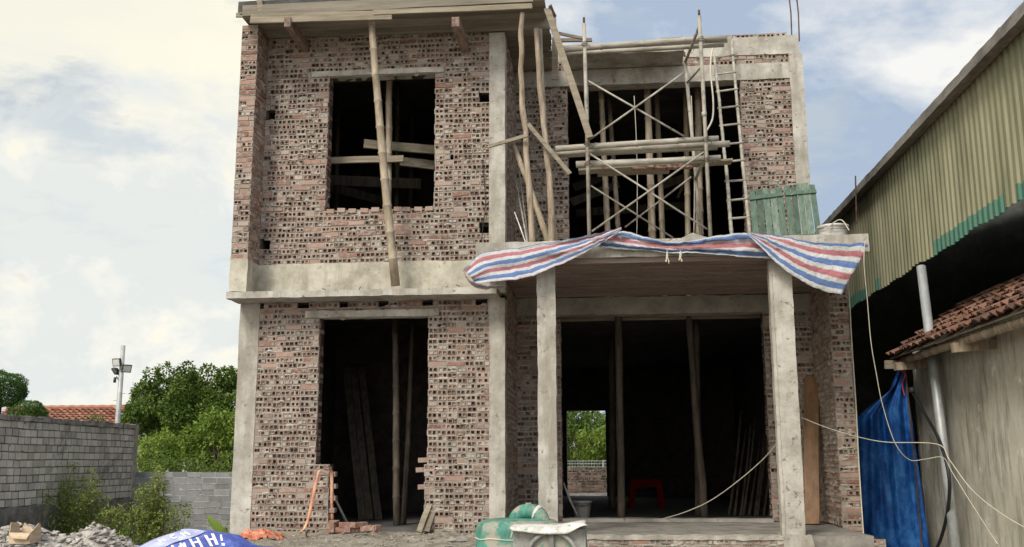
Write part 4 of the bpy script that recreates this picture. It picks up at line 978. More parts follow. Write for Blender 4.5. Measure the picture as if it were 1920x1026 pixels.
# ------------------------------------------------------------------ green machine in front of the porch
gm = thing('engine_pump', 'worn teal engine with a thick bent pipe and a spoked flywheel, before the porch', 'machine', (-.7, 9.2, GZ))
def sup(th, rx, ry, e=3.2):
    c, s = math.cos(th), math.sin(th); return rx * math.copysign(abs(c) ** (2 / e), c), ry * math.copysign(abs(s) ** (2 / e), s)
tc = P(972, 1000, 9.45); zt_ = P(960, 976, 9.3).z
mb = MB(); n = 40; prof = [(1.0, GZ), (1.0, zt_ - .27), (1.012, zt_ - .262), (1.012, zt_ - .25), (1.0, zt_ - .243), (1.0, zt_ - .10), (.985, zt_ - .06), (.94, zt_ - .025), (.86, zt_ - .006), (.5, zt_ + .01), (.02, zt_ + .015)]
for s, z in prof:
    for i in range(n): x, y = sup(2 * math.pi * i / n, .385 * s, .36 * s); mb.v.append((tc.x + x, 9.45 + y, z))
for j in range(len(prof) - 1):
    for i in range(n): q = j * n; mb.face((q + i, q + (i + 1) % n, q + n + (i + 1) % n, q + n + i))
mb.face([(len(prof) - 1) * n + i for i in range(n)]); tk = mb.build('tank', M['tealp'], gm, smooth=True)
pp = [P(962, 996, 9.5), P(966, 976, 9.48), P(976, 963, 9.46), P(991, 959, 9.44), P(1006, 962, 9.42), P(1015, 972, 9.40), P(1020, 992, 9.38)]
mb = MB(); tube(mb, spline(pp, 8), .07, 16); pi_ = mb.build('bent_pipe', M['tealp'], gm, smooth=True)
mb = MB(); sp = spline(pp, 8); tube(mb, sp[31:35], .075, 16); mb.build('collar', M['white'], pi_, smooth=True)
mb = MB(); a = P(991, 950, 9.44); tube(mb, [a + V((0, 0, -.04)), a + V((0, 0, .035))], .03, 6); mb.build('bolt', M['grime'], pi_)
gx0, gx1, gy = P(962, 1000, 8.75).x, P(1098, 1000, 8.75).x, 8.75; gz = P(1030, 992, 8.75).z
mb = MB(); box(mb, (gx0, gy, GZ), (gx1, gy + .5, gz), 0, .006, .06, 5); mb.build('housing', M['grime'], gm, smooth=True, bevel=.01)
cx, cz = P(1036, 1046, gy).x, P(1036, 1046, gy).z
mb = MB()
for R_, r_ in ((.210, .018),): tube(mb, [(cx + R_ * math.cos(a), gy - .04, cz + R_ * math.sin(a)) for a in [2 * math.pi * i / 48 for i in range(49)]], r_, 10, cap=False)
wheel = mb.build('flywheel', M['grime'], gm, smooth=True)
for an in (90, 162, 234, 306, 18):
    mb = MB(); an = rad(an + 3); plank(mb, (cx + .05 * math.cos(an), gy - .035, cz + .05 * math.sin(an)), (cx + .205 * math.cos(an), gy - .035, cz + .205 * math.sin(an)), .045, .025, (math.sin(an), 0, -math.cos(an)), rng, 0, 0); mb.build('spoke', M['grime'], wheel, bevel=.006)
mb = MB(); tube(mb, [(cx, gy - .07, cz), (cx, gy + .01, cz)], .06, 16); mb.build('hub', M['grime'], wheel, smooth=True)
mb = MB(); tube(mb, [(cx, gy - .012, cz), (cx, gy + .01, cz)], .195, 40); mb.build('wheel_recess', M['tealp'], gm)
mb = MB(); nu = 22                        # bent sheet that hoods the housing
for j in range(6):
    for i in range(nu + 1):
        u = i / nu; x = gx0 - .02 + (gx1 - gx0 + .02) * u; lip = (.0, .0, .003, .03, .05, .062)[j]
        y = (gy + .42, gy + .2, gy - .04, gy - .075, gy - .08, gy - .08)[j]
        droop = lip * (.25 + .75 * math.sin(min(1, (u * 1.05)) * math.pi * .62 + .35) * (1 - sm(.7, 1, u)))
        mb.v.append((x + (.02 if j > 3 else 0), y + .01 * nz((u * 3, j, 0)), gz + .022 - droop + .03 * sm(.6, 1, u) + .006 * nz((u * 6, j * .6, 2))))
for j in range(5):
    for i in range(nu): a = j * (nu + 1) + i; mb.face((a, a + 1, a + nu + 2, a + nu + 1))
mb.build('hood_sheet', M['white'], gm, smooth=True, solid=.004)
mb = MB(); zs = zt_ - .155
tube(mb, [(tc.x + sup(2 * math.pi * i / 48, .388, .363)[0], 9.45 + sup(2 * math.pi * i / 48, .388, .363)[1], zs + .006 * math.sin(i)) for i in range(49)], .006, 6, cap=False); mb.build('white_tie', M['rope'], tk)
for i in range(16):
    x, y = sup(2 * math.pi * (i + .5) / 16, .389, .364); mb = MB(); tube(mb, [(tc.x + x * .97, 9.45 + y * .97, zt_ - .256), (tc.x + x * 1.02, 9.45 + y * 1.02, zt_ - .256)], .011, 6); mb.build('bolt', M['rust'], tk)
mb = MB(); tube(mb, [sp[2] , sp[4]], .082, 16); tube(mb, [sp[-4], sp[-2]], .082, 16); mb.build('flange', M['rust'], pi_, smooth=True)
mb = MB(); tube(mb, spline([P(962, 988, 8.70), P(960, 1000, 8.69), P(958, 1008, 8.7)], 4), .006, 6); mb.build('tie', M['rope'], gm)

# ------------------------------------------------------------------ boundary walls at the left
def blockwall(name, mats, build, label):
    mb = MB(); build(mb); return tag(mb.build(name, mats), label, 'wall')
WX = P(254, 800, 19).x
def b1(mb):
    y0, y1 = 10.0, 19.0; zt1 = P(120, 787, WX * FPX / -1000 if False else 16.0).z
    ztop = PX(60, 781, WX).z; zb = PX(200, 937, WX).z
    brick_panel(mb, (WX, y0, zb), XB, XU, (1, 0, 0), y1 - y0, ztop - .09 - zb, [], rng, ch=.118, hw=.150, jt=.026, bed=.018, header=1, hol=False, rag=.01, jn=-.003, smear=.10, wave=.016)
    box(mb, (WX - .2, y0, GZ - .1), (WX - .03, y1, ztop - .05), 1)
    box(mb, (WX - .2, y0, ztop - .085), (WX + .018, y1, ztop), 2, .02, .06, 7)      # rough coping
    box(mb, (WX - .2, y0, GZ - .1), (WX + .05, y1, zb - .005), 1, .035, .12, 4)      # footing
    box(mb, (WX - .21, y1 - .02, GZ - .1), (WX + .02, y1 + .1, ztop - .01), 3, .015, .08, 5)
M['coping'] = wmat('lichened_coping', [(.25, (.13, .125, .115)), (.5, (.27, .26, .24)), (.75, (.43, .42, .39))], 7, bst=.9, bsc=30, bdist=.02)
blockwall('boundary_wall', [M['block'], M['blockm'], M['coping'], M['conc']], b1, 'tall grey cinder block boundary wall with rough coping at the left')
def b2(mb):
    zt2 = P(340, 885, 19.1).z
    brick_panel(mb, (WX - .05, 19.1, GZ), XA, XU, XZ, X0 - WX + .04, zt2 - GZ, [], rng, ch=.112, hw=.27, jt=.016, bed=.014, header=1, hol=False, jn=.001, smear=.3, wave=.006)
    box(mb, (WX - .05, 19.1 + .02, GZ - .1), (X0 - .02, 19.22, zt2 - .01), 1)
blockwall('low_block_wall', [M['blockg'], M['blockgm']], b2, 'low dark grey block wall behind the weeds, beside the corner post')
b2zt = P(340, 885, 19.1).z
# ------------------------------------------------------------------ foliage
def leaf(mb, p, d, up, L, W, m=0):
    d = d.normalized(); s = d.cross(up)
    if s.length < 1e-4: s = d.cross(V((1, .2, 0)))
    s.normalize(); n = s.cross(d); b = len(mb.v)
    mb.v += [tuple(p), tuple(p + d * L * .45 + s * W * .5 + n * L * .06), tuple(p + d * L - n * L * .12), tuple(p + d * L * .45 - s * W * .5 + n * L * .06)]
    mb.f.append((b, b + 1, b + 2, b + 3)); mb.m.append(m)
def rvec(q): return V((q.gauss(0, 1), q.gauss(0, 1), q.gauss(0, 1))).normalized()
def crown(mb, clumps, n, L, W, q, shell=.55, droop=.25, m=0):
    for (c, r) in clumps:
        c = V(c); r = V(r) if not isinstance(r, (int, float)) else V((r, r, r)); k = int(n * (r.x * r.z) ** 1.0 * 1.0 / .25) if n else 0
        for _ in range(max(40, k)):
            d = rvec(q); rr = q.uniform(shell, 1.0) ** .7 * (1 + .22 * nz(d, 2.2, c.x)); p = c + V((d.x * r.x, d.y * r.y, d.z * r.z)) * rr
            dd = (d * .6 + rvec(q) * .8 + V((0, 0, -droop))); s = q.uniform(.65, 1.25); leaf(mb, p, dd, V((0, 0, 1)) + rvec(q) * .5, L * s, W * s, m)
def tree(name, base, ctrl, clumps, n, L, W, mat, label, q, tr=.16, **k):
    t = thing(name, label, 'tree' if 'tree' in name else 'shrub', base)
    mb = MB(); top = V(ctrl)
    pts = spline([base, V(base) + (top - V(base)) * .5 + V((.1, 0, 0)), top], 5); tube(mb, pts, [tr * (1 - .5 * i / (len(pts) - 1)) for i in range(len(pts))], 8)
    for (c, r) in clumps[::max(1, len(clumps) // 14)]:
        j = pts[int(len(pts) * .6)]; cc = V(c); tube(mb, spline([j, j + (cc - j) * .55 + V((0, 0, -.1)), cc], 4), [tr * .42 * (1 - .85 * i / 8) for i in range(9)], 6)
    mb.build('trunk', M['bark'], t, smooth=True)
    mb = MB(); crown(mb, clumps, n, L, W, q, **k); mb.build('crown', M[mat], t); return t
q = random.Random(5)
def pxclumps(px0, py0, px1, py1, Y, num, rmin, rmax, q, dy=1.2, shape=None):
    out = []; 
    while len(out) < num:
        u, w = q.uniform(-1, 1), q.uniform(-1, 1)
        if u * u + w * w > 1: continue
        if shape and not shape(u, w): continue
        p = P((px0 + px1) / 2 + u * (px1 - px0) / 2, (py0 + py1) / 2 + w * (py1 - py0) / 2, Y + q.uniform(-dy, dy)); out.append((p, q.uniform(rmin, rmax)))
    return out
# big rounded tree beyond the low wall
Y = 31.0
cl = pxclumps(252, 702, 520, 850, Y, 95, .28, .52, q, 1.5) + [(P(x, y, Y), .32) for x, y in ((285, 708), (310, 700), (350, 697), (390, 702), (425, 706), (268, 735), (252, 775))]
a = P(370, 880, Y); tree('round_tree', (a.x, Y, GZ), P(375, 790, Y), cl, 620, .13, .08, 'leafd', 'big dark green tree with dense rounded crown beyond the low wall', q, .2)
Y = 25.0
cl = pxclumps(255, 822, 345, 890, Y, 26, .16, .30, q, .6)
a = P(295, 880, Y); tree('bright_tree', (a.x, Y, GZ), P(298, 850, Y), cl, 600, .10, .06, 'leafb', 'small bright green tree right behind the end of the tall wall', q, .1)
Y = 26.0
cl = pxclumps(345, 780, 470, 905, Y, 50, .2, .36, q, .8)
a = P(400, 890, Y); tree('bright_tree', (a.x, Y, GZ), P(405, 840, Y), cl, 520, .11, .065, 'leafb', 'mid green tree beyond the low wall beside the corner post', q, .12)
mb = MB(); cl = pxclumps(250, 858, 460, 905, 23, 40, .2, .3, q, .5); crown(mb, cl, 260, .09, .05, q); tag(mb.build('hedge', M['leafd']), 'dark hedge growing along behind the low grey wall', 'hedge')
# clipped ball trees beyond the tall wall
for px0, py0, px1, py1, lab in ((-46, 695, 49, 765, 'larger clipped ball tree at the left edge above the tall wall'), (17, 752, 86, 800, 'smaller clipped ball tree just above the wall coping')):
    Y = 24.0; c = P((px0 + px1) / 2, (py0 + py1) / 2, Y); r = (px1 - px0) / 2 / FPX * Y; rz_ = (py1 - py0) / 2 / FPX * Y
    t = thing('ball_tree', lab, 'tree', (c.x, Y, GZ), 'clipped ball trees'); mb = MB(); tube(mb, [(c.x, Y, GZ), (c.x + .03, Y, (c.z + GZ) / 2), tuple(c)], [.07, .06, .05], 8); mb.build('trunk', M['bark'], t, smooth=True)
    mb = MB(); crown(mb, [(c, (r, r, rz_)), (c + V((r * .3, 0, -rz_ * .2)), (r * .7, r * .8, rz_ * .75))], 9000, .05, .03, q, shell=.86, droop=0); mb.build('crown', M['leaft'], t)
c = P(172, 786, 26.0); t = thing('topiary_bush', 'little dark bush poking over the wall before the red roof', 'shrub', (c.x, 26, GZ)); mb = MB(); tube(mb, [(c.x, 26, GZ), tuple(c)], .04, 6); mb.build('stem', M['bark'], t)
mb = MB(); crown(mb, [(c + V((.1, 0, -.15)), (.3, .3, .3))], 900, .08, .04, q); mb.build('foliage', M['leaft'], t)
# weeds before the walls
def weed(px, Y, h, w, label, seed, nst, mat='leafw'):
    q = random.Random(seed); a = P(px, 1000, Y); b0 = V((a.x, Y, GZ)); t = thing('weed_bush', label, 'weeds', tuple(b0)); ms, ml = MB(), MB()
    for i in range(nst):
        u = q.uniform(-1, 1); bx = b0 + V((u * w * .55, q.uniform(-.3, .3), 0)); hh = h * (1 - .55 * abs(u) ** 1.3) * q.uniform(.6, 1.0)
        tip = bx + V((u * w * .35 + q.uniform(-.12, .12), q.uniform(-.15, .15), hh)); st = spline([bx, (bx + tip) / 2 + V((q.uniform(-.08, .08), 0, 0)), tip], 5); tube(ms, st, [.008 * (1 - .08 * k) for k in range(len(st))], 5)
        for k in range(int(62 * hh / .9)):
            f = q.uniform(.12, 1) ; p = bx + (tip - bx) * f; d = rvec(q); d.z *= .4; d.normalize(); ln_ = .16 * (1.1 - f) * h + .06
            e = p + d * ln_ * q.uniform(.3, 1) + V((0, 0, .03))
            for _ in range(4): leaf(ml, e + rvec(q) * .035, d + rvec(q) * .7, V((0, 0, 1)) + rvec(q) * .4, q.uniform(.035, .07), q.uniform(.018, .034))
    ms.build('stems', M['bark'], t); ml.build('leaves', M[mat], t)
weed(126, 16.4, 1.42, 1.12, 'wide feathery weed bush against the tall block wall', 2, 46)
weed(292, 16.8, 1.38, .52, 'pointed dark weed bush before the low grey wall', 3, 26)
weed(243, 15.6, .50, .16, 'small light sprig between the two weed bushes', 4, 6, 'leafb')
weed(20, 15.5, .55, .5, 'low dark weeds at the left edge under the tall wall', 6, 18)
# banana shoot
a = P(425, 1000, 12.9); t = thing('banana_shoot', 'young plant with one long bright leaf beside the corner post', 'plant', (a.x, 12.9, GZ)); mb = MB(); sp = spline([P(424, 1003, 12.9), P(412, 993, 12.88), P(400, 981, 12.86), P(388, 966, 12.84)], 5)
for i, p in enumerate(sp):
    f = i / (len(sp) - 1); w = .055 * math.sin(math.pi * min(1, f * .9 + .1)) + .006; mb.v += [tuple(p + V((w * .6, 0, w * .7))), tuple(p + V((0, -.015, -.012))), tuple(p - V((w * .6, 0, w * .7)))]
for i in range(len(sp) - 1):
    k3 = i * 3; mb.face((k3, k3 + 1, k3 + 4, k3 + 3)); mb.face((k3 + 1, k3 + 2, k3 + 5, k3 + 4))
mb.build('leaf', M['leafb'], t, smooth=True); mb = MB(); tube(mb, spline([V((a.x, 12.9, GZ)), P(425, 1010, 12.9), P(424, 990, 12.9)], 4), .014, 6); mb.build('stalk', M['leafb'], t); ml = MB(); crown(ml, [(P(427, 996, 12.88), .09)], 0, .06, .025, q); ml.build('leaves', M['leafb'], t)

# ------------------------------------------------------------------ red roofed house far left, lamp pole
hs = thing('tiled_house', 'low house with a red tiled roof behind the tall wall', 'house', (P(120, 790, 40).x, 42, GZ))
def tiles(mb, O, U, Vd, nu, nv, tw, tl, q, m=0, hgt=.03, jit=.004):
    """clay tiles: U along the eave, Vd up the slope"""
    U, Vd = V(U).normalized(), V(Vd).normalized(); N = U.cross(Vd)
    for j in range(nv):
        for i in range(nu):
            o = V(O) + U * (i * tw + q.uniform(-jit, jit)) + Vd * (j * tl + q.uniform(-jit, jit) * 2); b = len(mb.v)
            for r in range(2):
                for s in range(5):
                    f = s / 4; mb.v.append(tuple(o + U * (f * tw) + Vd * (r * tl * 1.12) + N * (hgt * math.sin(f * math.pi * 2) * .5 + (hgt * 1.1 if r == 0 else 0) + q.uniform(-jit, jit) * .5)))
            for s in range(4): mb.face((b + s, b + s + 1, b + s + 6, b + s + 5), m)
            mb.v += [tuple(V(mb.v[b + s]) - N * .02) for s in range(5)]
            for s in range(4): mb.face((b + 10 + s, b + 11 + s, b + s + 1, b + s), m)
e0, e1 = P(-60, 812, 40), P(234, 806, 40); r0, r1 = P(-60, 768, 42.6), P(243, 759, 42.6)
U = V((1, 0, 0)); sl = V((0, 2.6, r0.z - e0.z)); W_ = e1.x - e0.x + .15
mb = MB(); tl = sl.length / 10; tiles(mb, (e0.x, 40, e0.z), U, sl, int(W_ / .28), 10, .28, tl, q, hgt=.07, jit=.008)
n_ = len(mb.v); mb.v += [(e0.x, 40, e0.z - .02), (e0.x + W_, 40, e0.z - .02), (e0.x + W_, 42.6, r0.z - .02), (e0.x, 42.6, r0.z - .02)]; mb.face((n_, n_ + 1, n_ + 2, n_ + 3))
rf = mb.build('roof', M['redtile'], hs)
mb = MB(); tube(mb, [(e0.x + W_ * i / 30, 42.6, r0.z + .05 + .025 * (i % 2)) for i in range(31)], .09, 8); mb.build('ridge', M['redtile'], rf)
mb = MB(); plank(mb, (e0.x + W_ + .08, 39.9, e0.z - .06), (e0.x + W_ + .08, 42.6, r0.z - .02), .2, .06, (0, 0, 1), rng); mb.build('verge_board', M['cream'], rf)
mb = MB(); box(mb, (e0.x + .2, 40.5, GZ), (e0.x + W_ - .2, 45, e0.z + .1)); mb.quad((e0.x + W_ - .2, 40.5, e0.z + .1), (e0.x + W_ - .2, 45, e0.z + .1), (e0.x + W_ - .2, 42.6, r0.z - .05), (e0.x + W_ - .2, 42.6, r0.z - .05)); mb.build('wall', M['cream'], hs)
mb = MB(); mb.quad((e0.x, 42.6, r0.z), (e0.x + W_, 42.6, r0.z), (e0.x + W_, 45.3, e0.z), (e0.x, 45.3, e0.z)); mb.build('rear_roof', M['redtile'], hs)
Y = 27.0; a0, a1 = P(218, 830, Y), P(231, 648, Y); lp = thing('lamp_pole', 'leaning grey pole carrying three floodlights beyond the tall wall', 'lamp pole', (a0.x - .05, Y, GZ))
mb = MB(); d = (a1 - a0); base = a0 - d * ((a0.z - GZ) / d.z); tube(mb, [base, (base + a1) / 2, a1], [.085, .075, .062], 10); mb.build('pole', M['steelpole'], lp, smooth=True)
def pt(f): return a0 + d * f
for f, sx in ((.05, 1), (.26, -1), (.19, 1), (.33, -1), (.40, 1)):
    mb = MB(); p = pt(f + .1); tube(mb, [p, p + V((sx * .16, -.02, 0))], .012, 6); mb.build('climbing_peg', M['steelpole'], lp)
def flood(c, ax, w, h):
    ax = V(ax).normalized(); s = V((0, 0, 1)).cross(ax).normalized(); u = ax.cross(s); mb = MB(); n0 = len(mb.v)
    for dz, k_ in ((0, .86), (.05, 1), (.09, 1)):
        for x, y in ((-1, -1), (1, -1), (1, 1), (-1, 1)): mb.v.append(tuple(c + ax * dz + s * x * w * k_ / 2 + u * y * h * k_ / 2))
    for l in range(2):
        for i in range(4): mb.face((l * 4 + i, l * 4 + (i + 1) % 4, l * 4 + 4 + (i + 1) % 4, l * 4 + 4 + i))
    mb.face((3, 2, 1, 0)); mb.face((8, 9, 10, 11)); o = mb.build('floodlight', M['black'], lp)
    mb = MB(); g = c + ax * .095; mb.quad(g - s * w * .42 - u * h * .4, g + s * w * .42 - u * h * .4, g + s * w * .42 + u * h * .4, g - s * w * .42 + u * h * .4); mb.build('lens', M['lampface'], o)
    mb = MB(); tube(mb, [c - ax * .02, c + V((.0, .12, -.05))], .02, 6); mb.build('bracket', M['black'], o)
flood(P(222, 679, Y - .15), (-.25, -1, -.25), .26, .22); flood(P(236, 690, Y - .15), (.75, -.7, -.35), .26, .22); flood(P(220, 694, Y - .05), (-.8, .1, -.6), .22, .2)
mb = MB(); p = P(216, 708, Y - .1); tube(mb, [P(225, 716, Y), P(218, 706, Y - .08)], .015, 6); tube(mb, [p, p + V((0, -.02, -.14))], .04, 8); mb.build('camera', M['black'], lp, smooth=True)

# ------------------------------------------------------------------ seen through the back door
def b3(mb):
    z0 = P(1100, 928, 30).z; zt3 = P(1100, 877, 30).z; x0 = P(1020, 900, 30).x
    brick_panel(mb, (x0, 30, GZ), XA, XU, XZ, 3.2, zt3 - GZ, [], rng, smear=.05)
    box(mb, (x0, 30.09, GZ), (x0 + 3.2, 30.25, zt3), 2)
mb = MB(); b3(mb); zt3 = P(1100, 877, 30).z; tag(mb.build('garden_wall', BM), 'low hollow brick wall seen through the back door', 'wall')
rl = thing('railing', 'pale railing on top of the garden wall behind the house', 'railing', (P(1100, 877, 30.1).x, 30.1, zt3)); x0 = P(1020, 900, 30).x
for nm, zz, k_ in (('rail', .02, 3), ('rail', .11, 3), ('rail', .19, 3)):
    mb = MB(); tube(mb, [(x0, 30.1, zt3 + zz), (x0 + 3.2, 30.1, zt3 + zz)], .012, 6); mb.build(nm, M['galv'], rl)
mb = MB()
for i in range(40): tube(mb, [(x0 + .04 + i * .08, 30.1, zt3), (x0 + .04 + i * .08, 30.1, zt3 + .19)], .007, 5)
mb.build('balusters', M['galv'], rl); a = P(1131, 880, 30.08); mb = MB(); box(mb, (a.x - .03, 30.03, zt3), (a.x + .03, 30.09, zt3 + .22)); mb.build('post', M['white'], rl)
mb = MB()
for _ in range(500):
    x, y = rng.uniform(-2.2, 1.0), rng.uniform(24.6, 29.5); r = rng.choice((.03, .05, .08)) * rng.uniform(.6, 1.2); pr = rng.choice(protos); b = len(mb.v); z = -.12 + .03 * nz((x, y, 0), 2)
    for v in pr.vertices: mb.v.append((x + v.co.x * r * 1.6, y + v.co.y * r, z + v.co.z * r * .7))
    for p in pr.polygons: mb.face([b + i for i in p.vertices])
box(mb, (-3, 24.3, GZ), (2, 29.9, -.11), 0, .03, .3, 2); tag(mb.build('rubble', M['rock']), 'rubble and splinters on the ground behind the back door', 'rubble', kind='stuff')
Y = 33.0; cl = pxclumps(1030, 770, 1130, 880, Y, 30, .25, .45, q, .8); a = P(1075, 880, Y); tree('garden_tree', (a.x, Y, GZ), P(1078, 840, Y), cl, 190, .16, .07, 'leafd', 'dark leafy tree seen through the back door, on the left', q, .12)
Y = 31.8; cl = pxclumps(1085, 800, 1180, 885, Y, 30, .2, .38, q, .6); a = P(1135, 880, Y); tree('garden_tree', (a.x, Y, GZ), P(1135, 850, Y), cl, 210, .16, .06, 'leafb', 'light green bush with long leaves seen through the back door', q, .08)
Y = 40; mb = MB(); cl = [(V((x, 44 + q.uniform(-2, 2), q.uniform(.2, 5.2))), q.uniform(.9, 1.5)) for x in [-6 + i * .22 for i in range(50)]]; crown(mb, cl, 60, .28, .16, q); tag(mb.build('treeline', M['leafd']), 'mass of dark trees behind the house seen through the back door', 'trees', kind='stuff')

# ================================================================== SHED AND LOW BUILDING AT THE RIGHT
SX = 4.4
zA, zB = PX(1800, 450, SX).z, PX(1735, 244, SX).z
YN, YF_ = 6.0, 24.0
ex = SX - .16; EZ = PX(1735, 222, ex).z
shed = thing('metal_shed', 'tall shed clad in olive corrugated sheet with an overhanging roof', 'shed', (SX + 4, 15, GZ))
mb = MB(); mb.uv = []; per = .165; y = YN; pr = []
while y < YF_:
    for dy, dx in ((0, 0), (.055, 0), (.075, -.026), (.122, -.026), (.142, 0)): pr.append((y + dy, dx))
    y += per
nzv = 8
for j in range(nzv + 1):
    for i, (y, dx) in enumerate(pr):
        f = j / nzv; z = zA + (EZ - zA - .01) * f + (.03 * nz((y * .8, 0, 0), 1, 3) + (.02 if int((y - YN) / per) % 7 < 3 else 0) if j == 0 else 0); mb.v.append((SX + dx, y, z)); mb.uv.append((y, f * (zB - zA) / 1.0))
for j in range(nzv):
    for i in range(len(pr) - 1): a = j * len(pr) + i; mb.face((a, a + 1, a + len(pr) + 1, a + len(pr)))
mb.build('corrugated_side', M['olive'], shed, solid=.003)
mb = MB(); k_ = int((YF_ - YN) / .215); n0 = 0
for j, x in enumerate((ex, ex + 1.5, ex + 4.5, ex + 9)):
    for i in range(k_ * 2 + 1):
        y = YN - .3 + i * .1075; mb.v.append((x, y, EZ + (x - ex) * .30 + (.03 if i % 2 else 0)))
w_ = k_ * 2 + 1
for j in range(3):
    for i in range(w_ - 1): a = j * w_ + i; mb.face((a, a + 1, a + w_ + 1, a + w_))
mb.build('roof', M['roofsheet'], shed, solid=.012)
mb = MB(); y = YN - .3
while y < YF_:
    l = rng.uniform(1.6, 3.2); box(mb, (ex - .03, y, EZ - .05 + rng.uniform(-.012, .012)), (ex + .05, min(y + l, YF_) - .01, EZ + .075 + rng.uniform(-.02, .02)), 0, .008, .12, 5, y); y += l
mb.build('eave_board', M['roofsheet'], shed)
mb = MB(); box(mb, (ex + .055, YN - .3, EZ - .04), (SX - .04, YF_, EZ - .015)); mb.build('soffit', M['plankd'], shed)
mb = MB(); box(mb, (SX + 8.4, YN, GZ), (SX + 8.5, YF_, EZ + 2.585))
for y in (YN + .02, YF_ - .1): mb.quad((SX + .03, y, GZ), (SX + 8.4, y, GZ), (SX + 8.4, y, EZ + 2.575), (SX + .03, y, EZ + .05))
mb.build('dark_wall', M['darkmetal'], shed)
# lightning rod by the eave
a = PX(1604, 405, SX - .4); mb = MB(); tube(mb, [P(1604, 330, a.y), P(1606, 420, a.y)], .012, 6); tag(mb.build('eave_rod', M['rust']), 'thin rod standing up at the far end of the shed eave', 'rod')
# steel posts that carry the shed side
mb = MB(); a, b = PX(1727, 500, SX - .06), PX(1792, 1026, SX - .20); tube(mb, [a, drop(a, b, GZ)], .062, 14); tag(mb.build('steel_post', M['galv'], smooth=True), 'grey steel pipe post standing before the plaster wall', 'post')
# low plastered building with clay tiles
LX = SX + .06
lowb = thing('low_building', 'low plastered building with old clay tile roof under the shed', 'building', (LX + 2, 11, GZ))
yL = PX(1722, 800, LX).y
ew = PX(1800, 615, SX - .40)
eaveZ, eaveX, slope = PX(1790, 625, SX - .42).z, SX - .42, .68
mb = MB(); box(mb, (LX, 6.0, GZ - .1), (LX + .22, yL, eaveZ + .12), 0, .006, .12, 3); box(mb, (LX + .22, yL - .22, GZ), (LX + 3.6, yL, 2.6)); mb.build('wall', M['plas'], lowb)
mb = MB(); box(mb, (LX - .012, yL - .05, GZ), (LX + .05, yL + .03, eaveZ), 0, .012, .08, 6); mb.build('door_jamb', M['concdark'], lowb)
ye = PX(1664, 668, eaveX).y
mb = MB(); tiles(mb, (eaveX, ye, eaveZ), (0, -1, 0), (1, 0, slope), int((ye - 6) / .2), 6, .2, .24, rng, hgt=.05, jit=.02); mb.build('tile_roof', M['tile'], lowb, smooth=False)
mb = MB(); n_ = len(mb.v); mb.v += [(eaveX + .03, ye, eaveZ - .02), (eaveX + .03, 6, eaveZ - .02), (eaveX + 1.1, 6, eaveZ - .02 + 1.07 * slope), (eaveX + 1.1, ye, eaveZ - .02 + 1.07 * slope)]; mb.face((n_, n_ + 1, n_ + 2, n_ + 3)); mb.build('roof_boards', M['plankd'], lowb, solid=.02)
mb = MB(); bamboo(mb, (eaveX + .12, 6, eaveZ - .07), (eaveX + .12, ye - .3, eaveZ - .07), .055, rng, bend=.004); mb.build('eave_pole', M['log'], lowb, smooth=True)
for yy in (ye - .4, PX(1850, 625, LX - .1).y):
    mb = MB(); plank(mb, (eaveX - .02, yy, eaveZ - .16), (LX + .05, yy + .02, eaveZ - .12), .09, .11, (0, 1, 0), rng); mb.build('rafter_end', M['log'], lowb)
mb = MB(); a = PX(1665, 686, eaveX - .05); plank(mb, P(1660, 684, a.y), P(1722, 683, a.y + .15), .12, .05, UPV, rng); tag(mb.build('beam_end', M['plank']), 'wooden beam end at the top of the blue tarp', 'beam')
# blue tarp closing the alley
yT = a.y - .02
mb = MB(); nu, nv = 40, 36; apex = P(1690, 693, yT)
for j in range(nv + 1):
    f = j / nv
    for i in range(nu + 1):
        u = i / nu; s = sm(0, .55, f) * .75 + .25 * f
        xl = 1684 + (1603 - 1684) * min(1, f * 5.2) ** .8; xr = 1697 + (1748 - 1697) * f
        py = 693 + (1060 - 693) * f + (34 * (1 - u) ** 1.2 * (1 - min(1, f * 1.5))  if f > 0 else 0)
        px = xl + (xr - xl) * u; yy = yT + .03 * math.sin(u * 38 + 2 * nz((u * 3, f, 4))) * (1 - .5 * f) + .07 * math.sin(u * 15 + f * 2) * (1 - .6 * f) + .05 * nz((u * 3, f * 3, 1)) + .3 * (1 - u) * f
        mb.v.append(tuple(P(px, py, yy)))
for j in range(nv):
    for i in range(nu): q_ = j * (nu + 1) + i; mb.face((q_, q_ + 1, q_ + nu + 2, q_ + nu + 1))
tag(mb.build('blue_tarp', M['blue'], smooth=True, solid=.003), 'blue tarpaulin gathered at the top, hanging in the alley beside the house', 'tarpaulin')
mb = MB(); tube(mb, spline([P(1684, 676, yT - .06), P(1696, 686, yT - .08), P(1688, 694, yT - .07), P(1697, 700, yT - .05), P(1692, 722, yT - .05), P(1696, 742, yT - .04)], 5), .008, 6); tube(mb, spline([P(1697, 676, yT - .07), P(1690, 690, yT - .08), P(1700, 706, yT - .05)], 5), .008, 6)
tag(mb.build('pink_cord', M['pink']), 'pink cord tying the blue tarp to the beam end', 'cord')
def wire(name, pts, r, mat, label, cat='cable'):
    mb = MB(); tube(mb, spline(pts, 7), r, 7); return tag(mb.build(name, M[mat], smooth=True), label, cat)
wire('cable', [P(1697, 690, yT - .03), P(1704, 760, yT - .05), P(1716, 880, yT - .06), P(1730, 1040, yT - .08)], .012, 'rust', 'reddish cable hanging down the right edge of the blue tarp')
wire('hose', [PX(1712, 738, SX - .1), PX(1735, 778, SX - .18), PX(1762, 828, SX - .24), PX(1779, 890, SX - .26), PX(1778, 950, SX - .24), PX(1764, 1010, SX - .2), PX(1745, 1050, SX - .15)], .022, 'black', 'thick black hose looping down beside the steel post', 'hose')
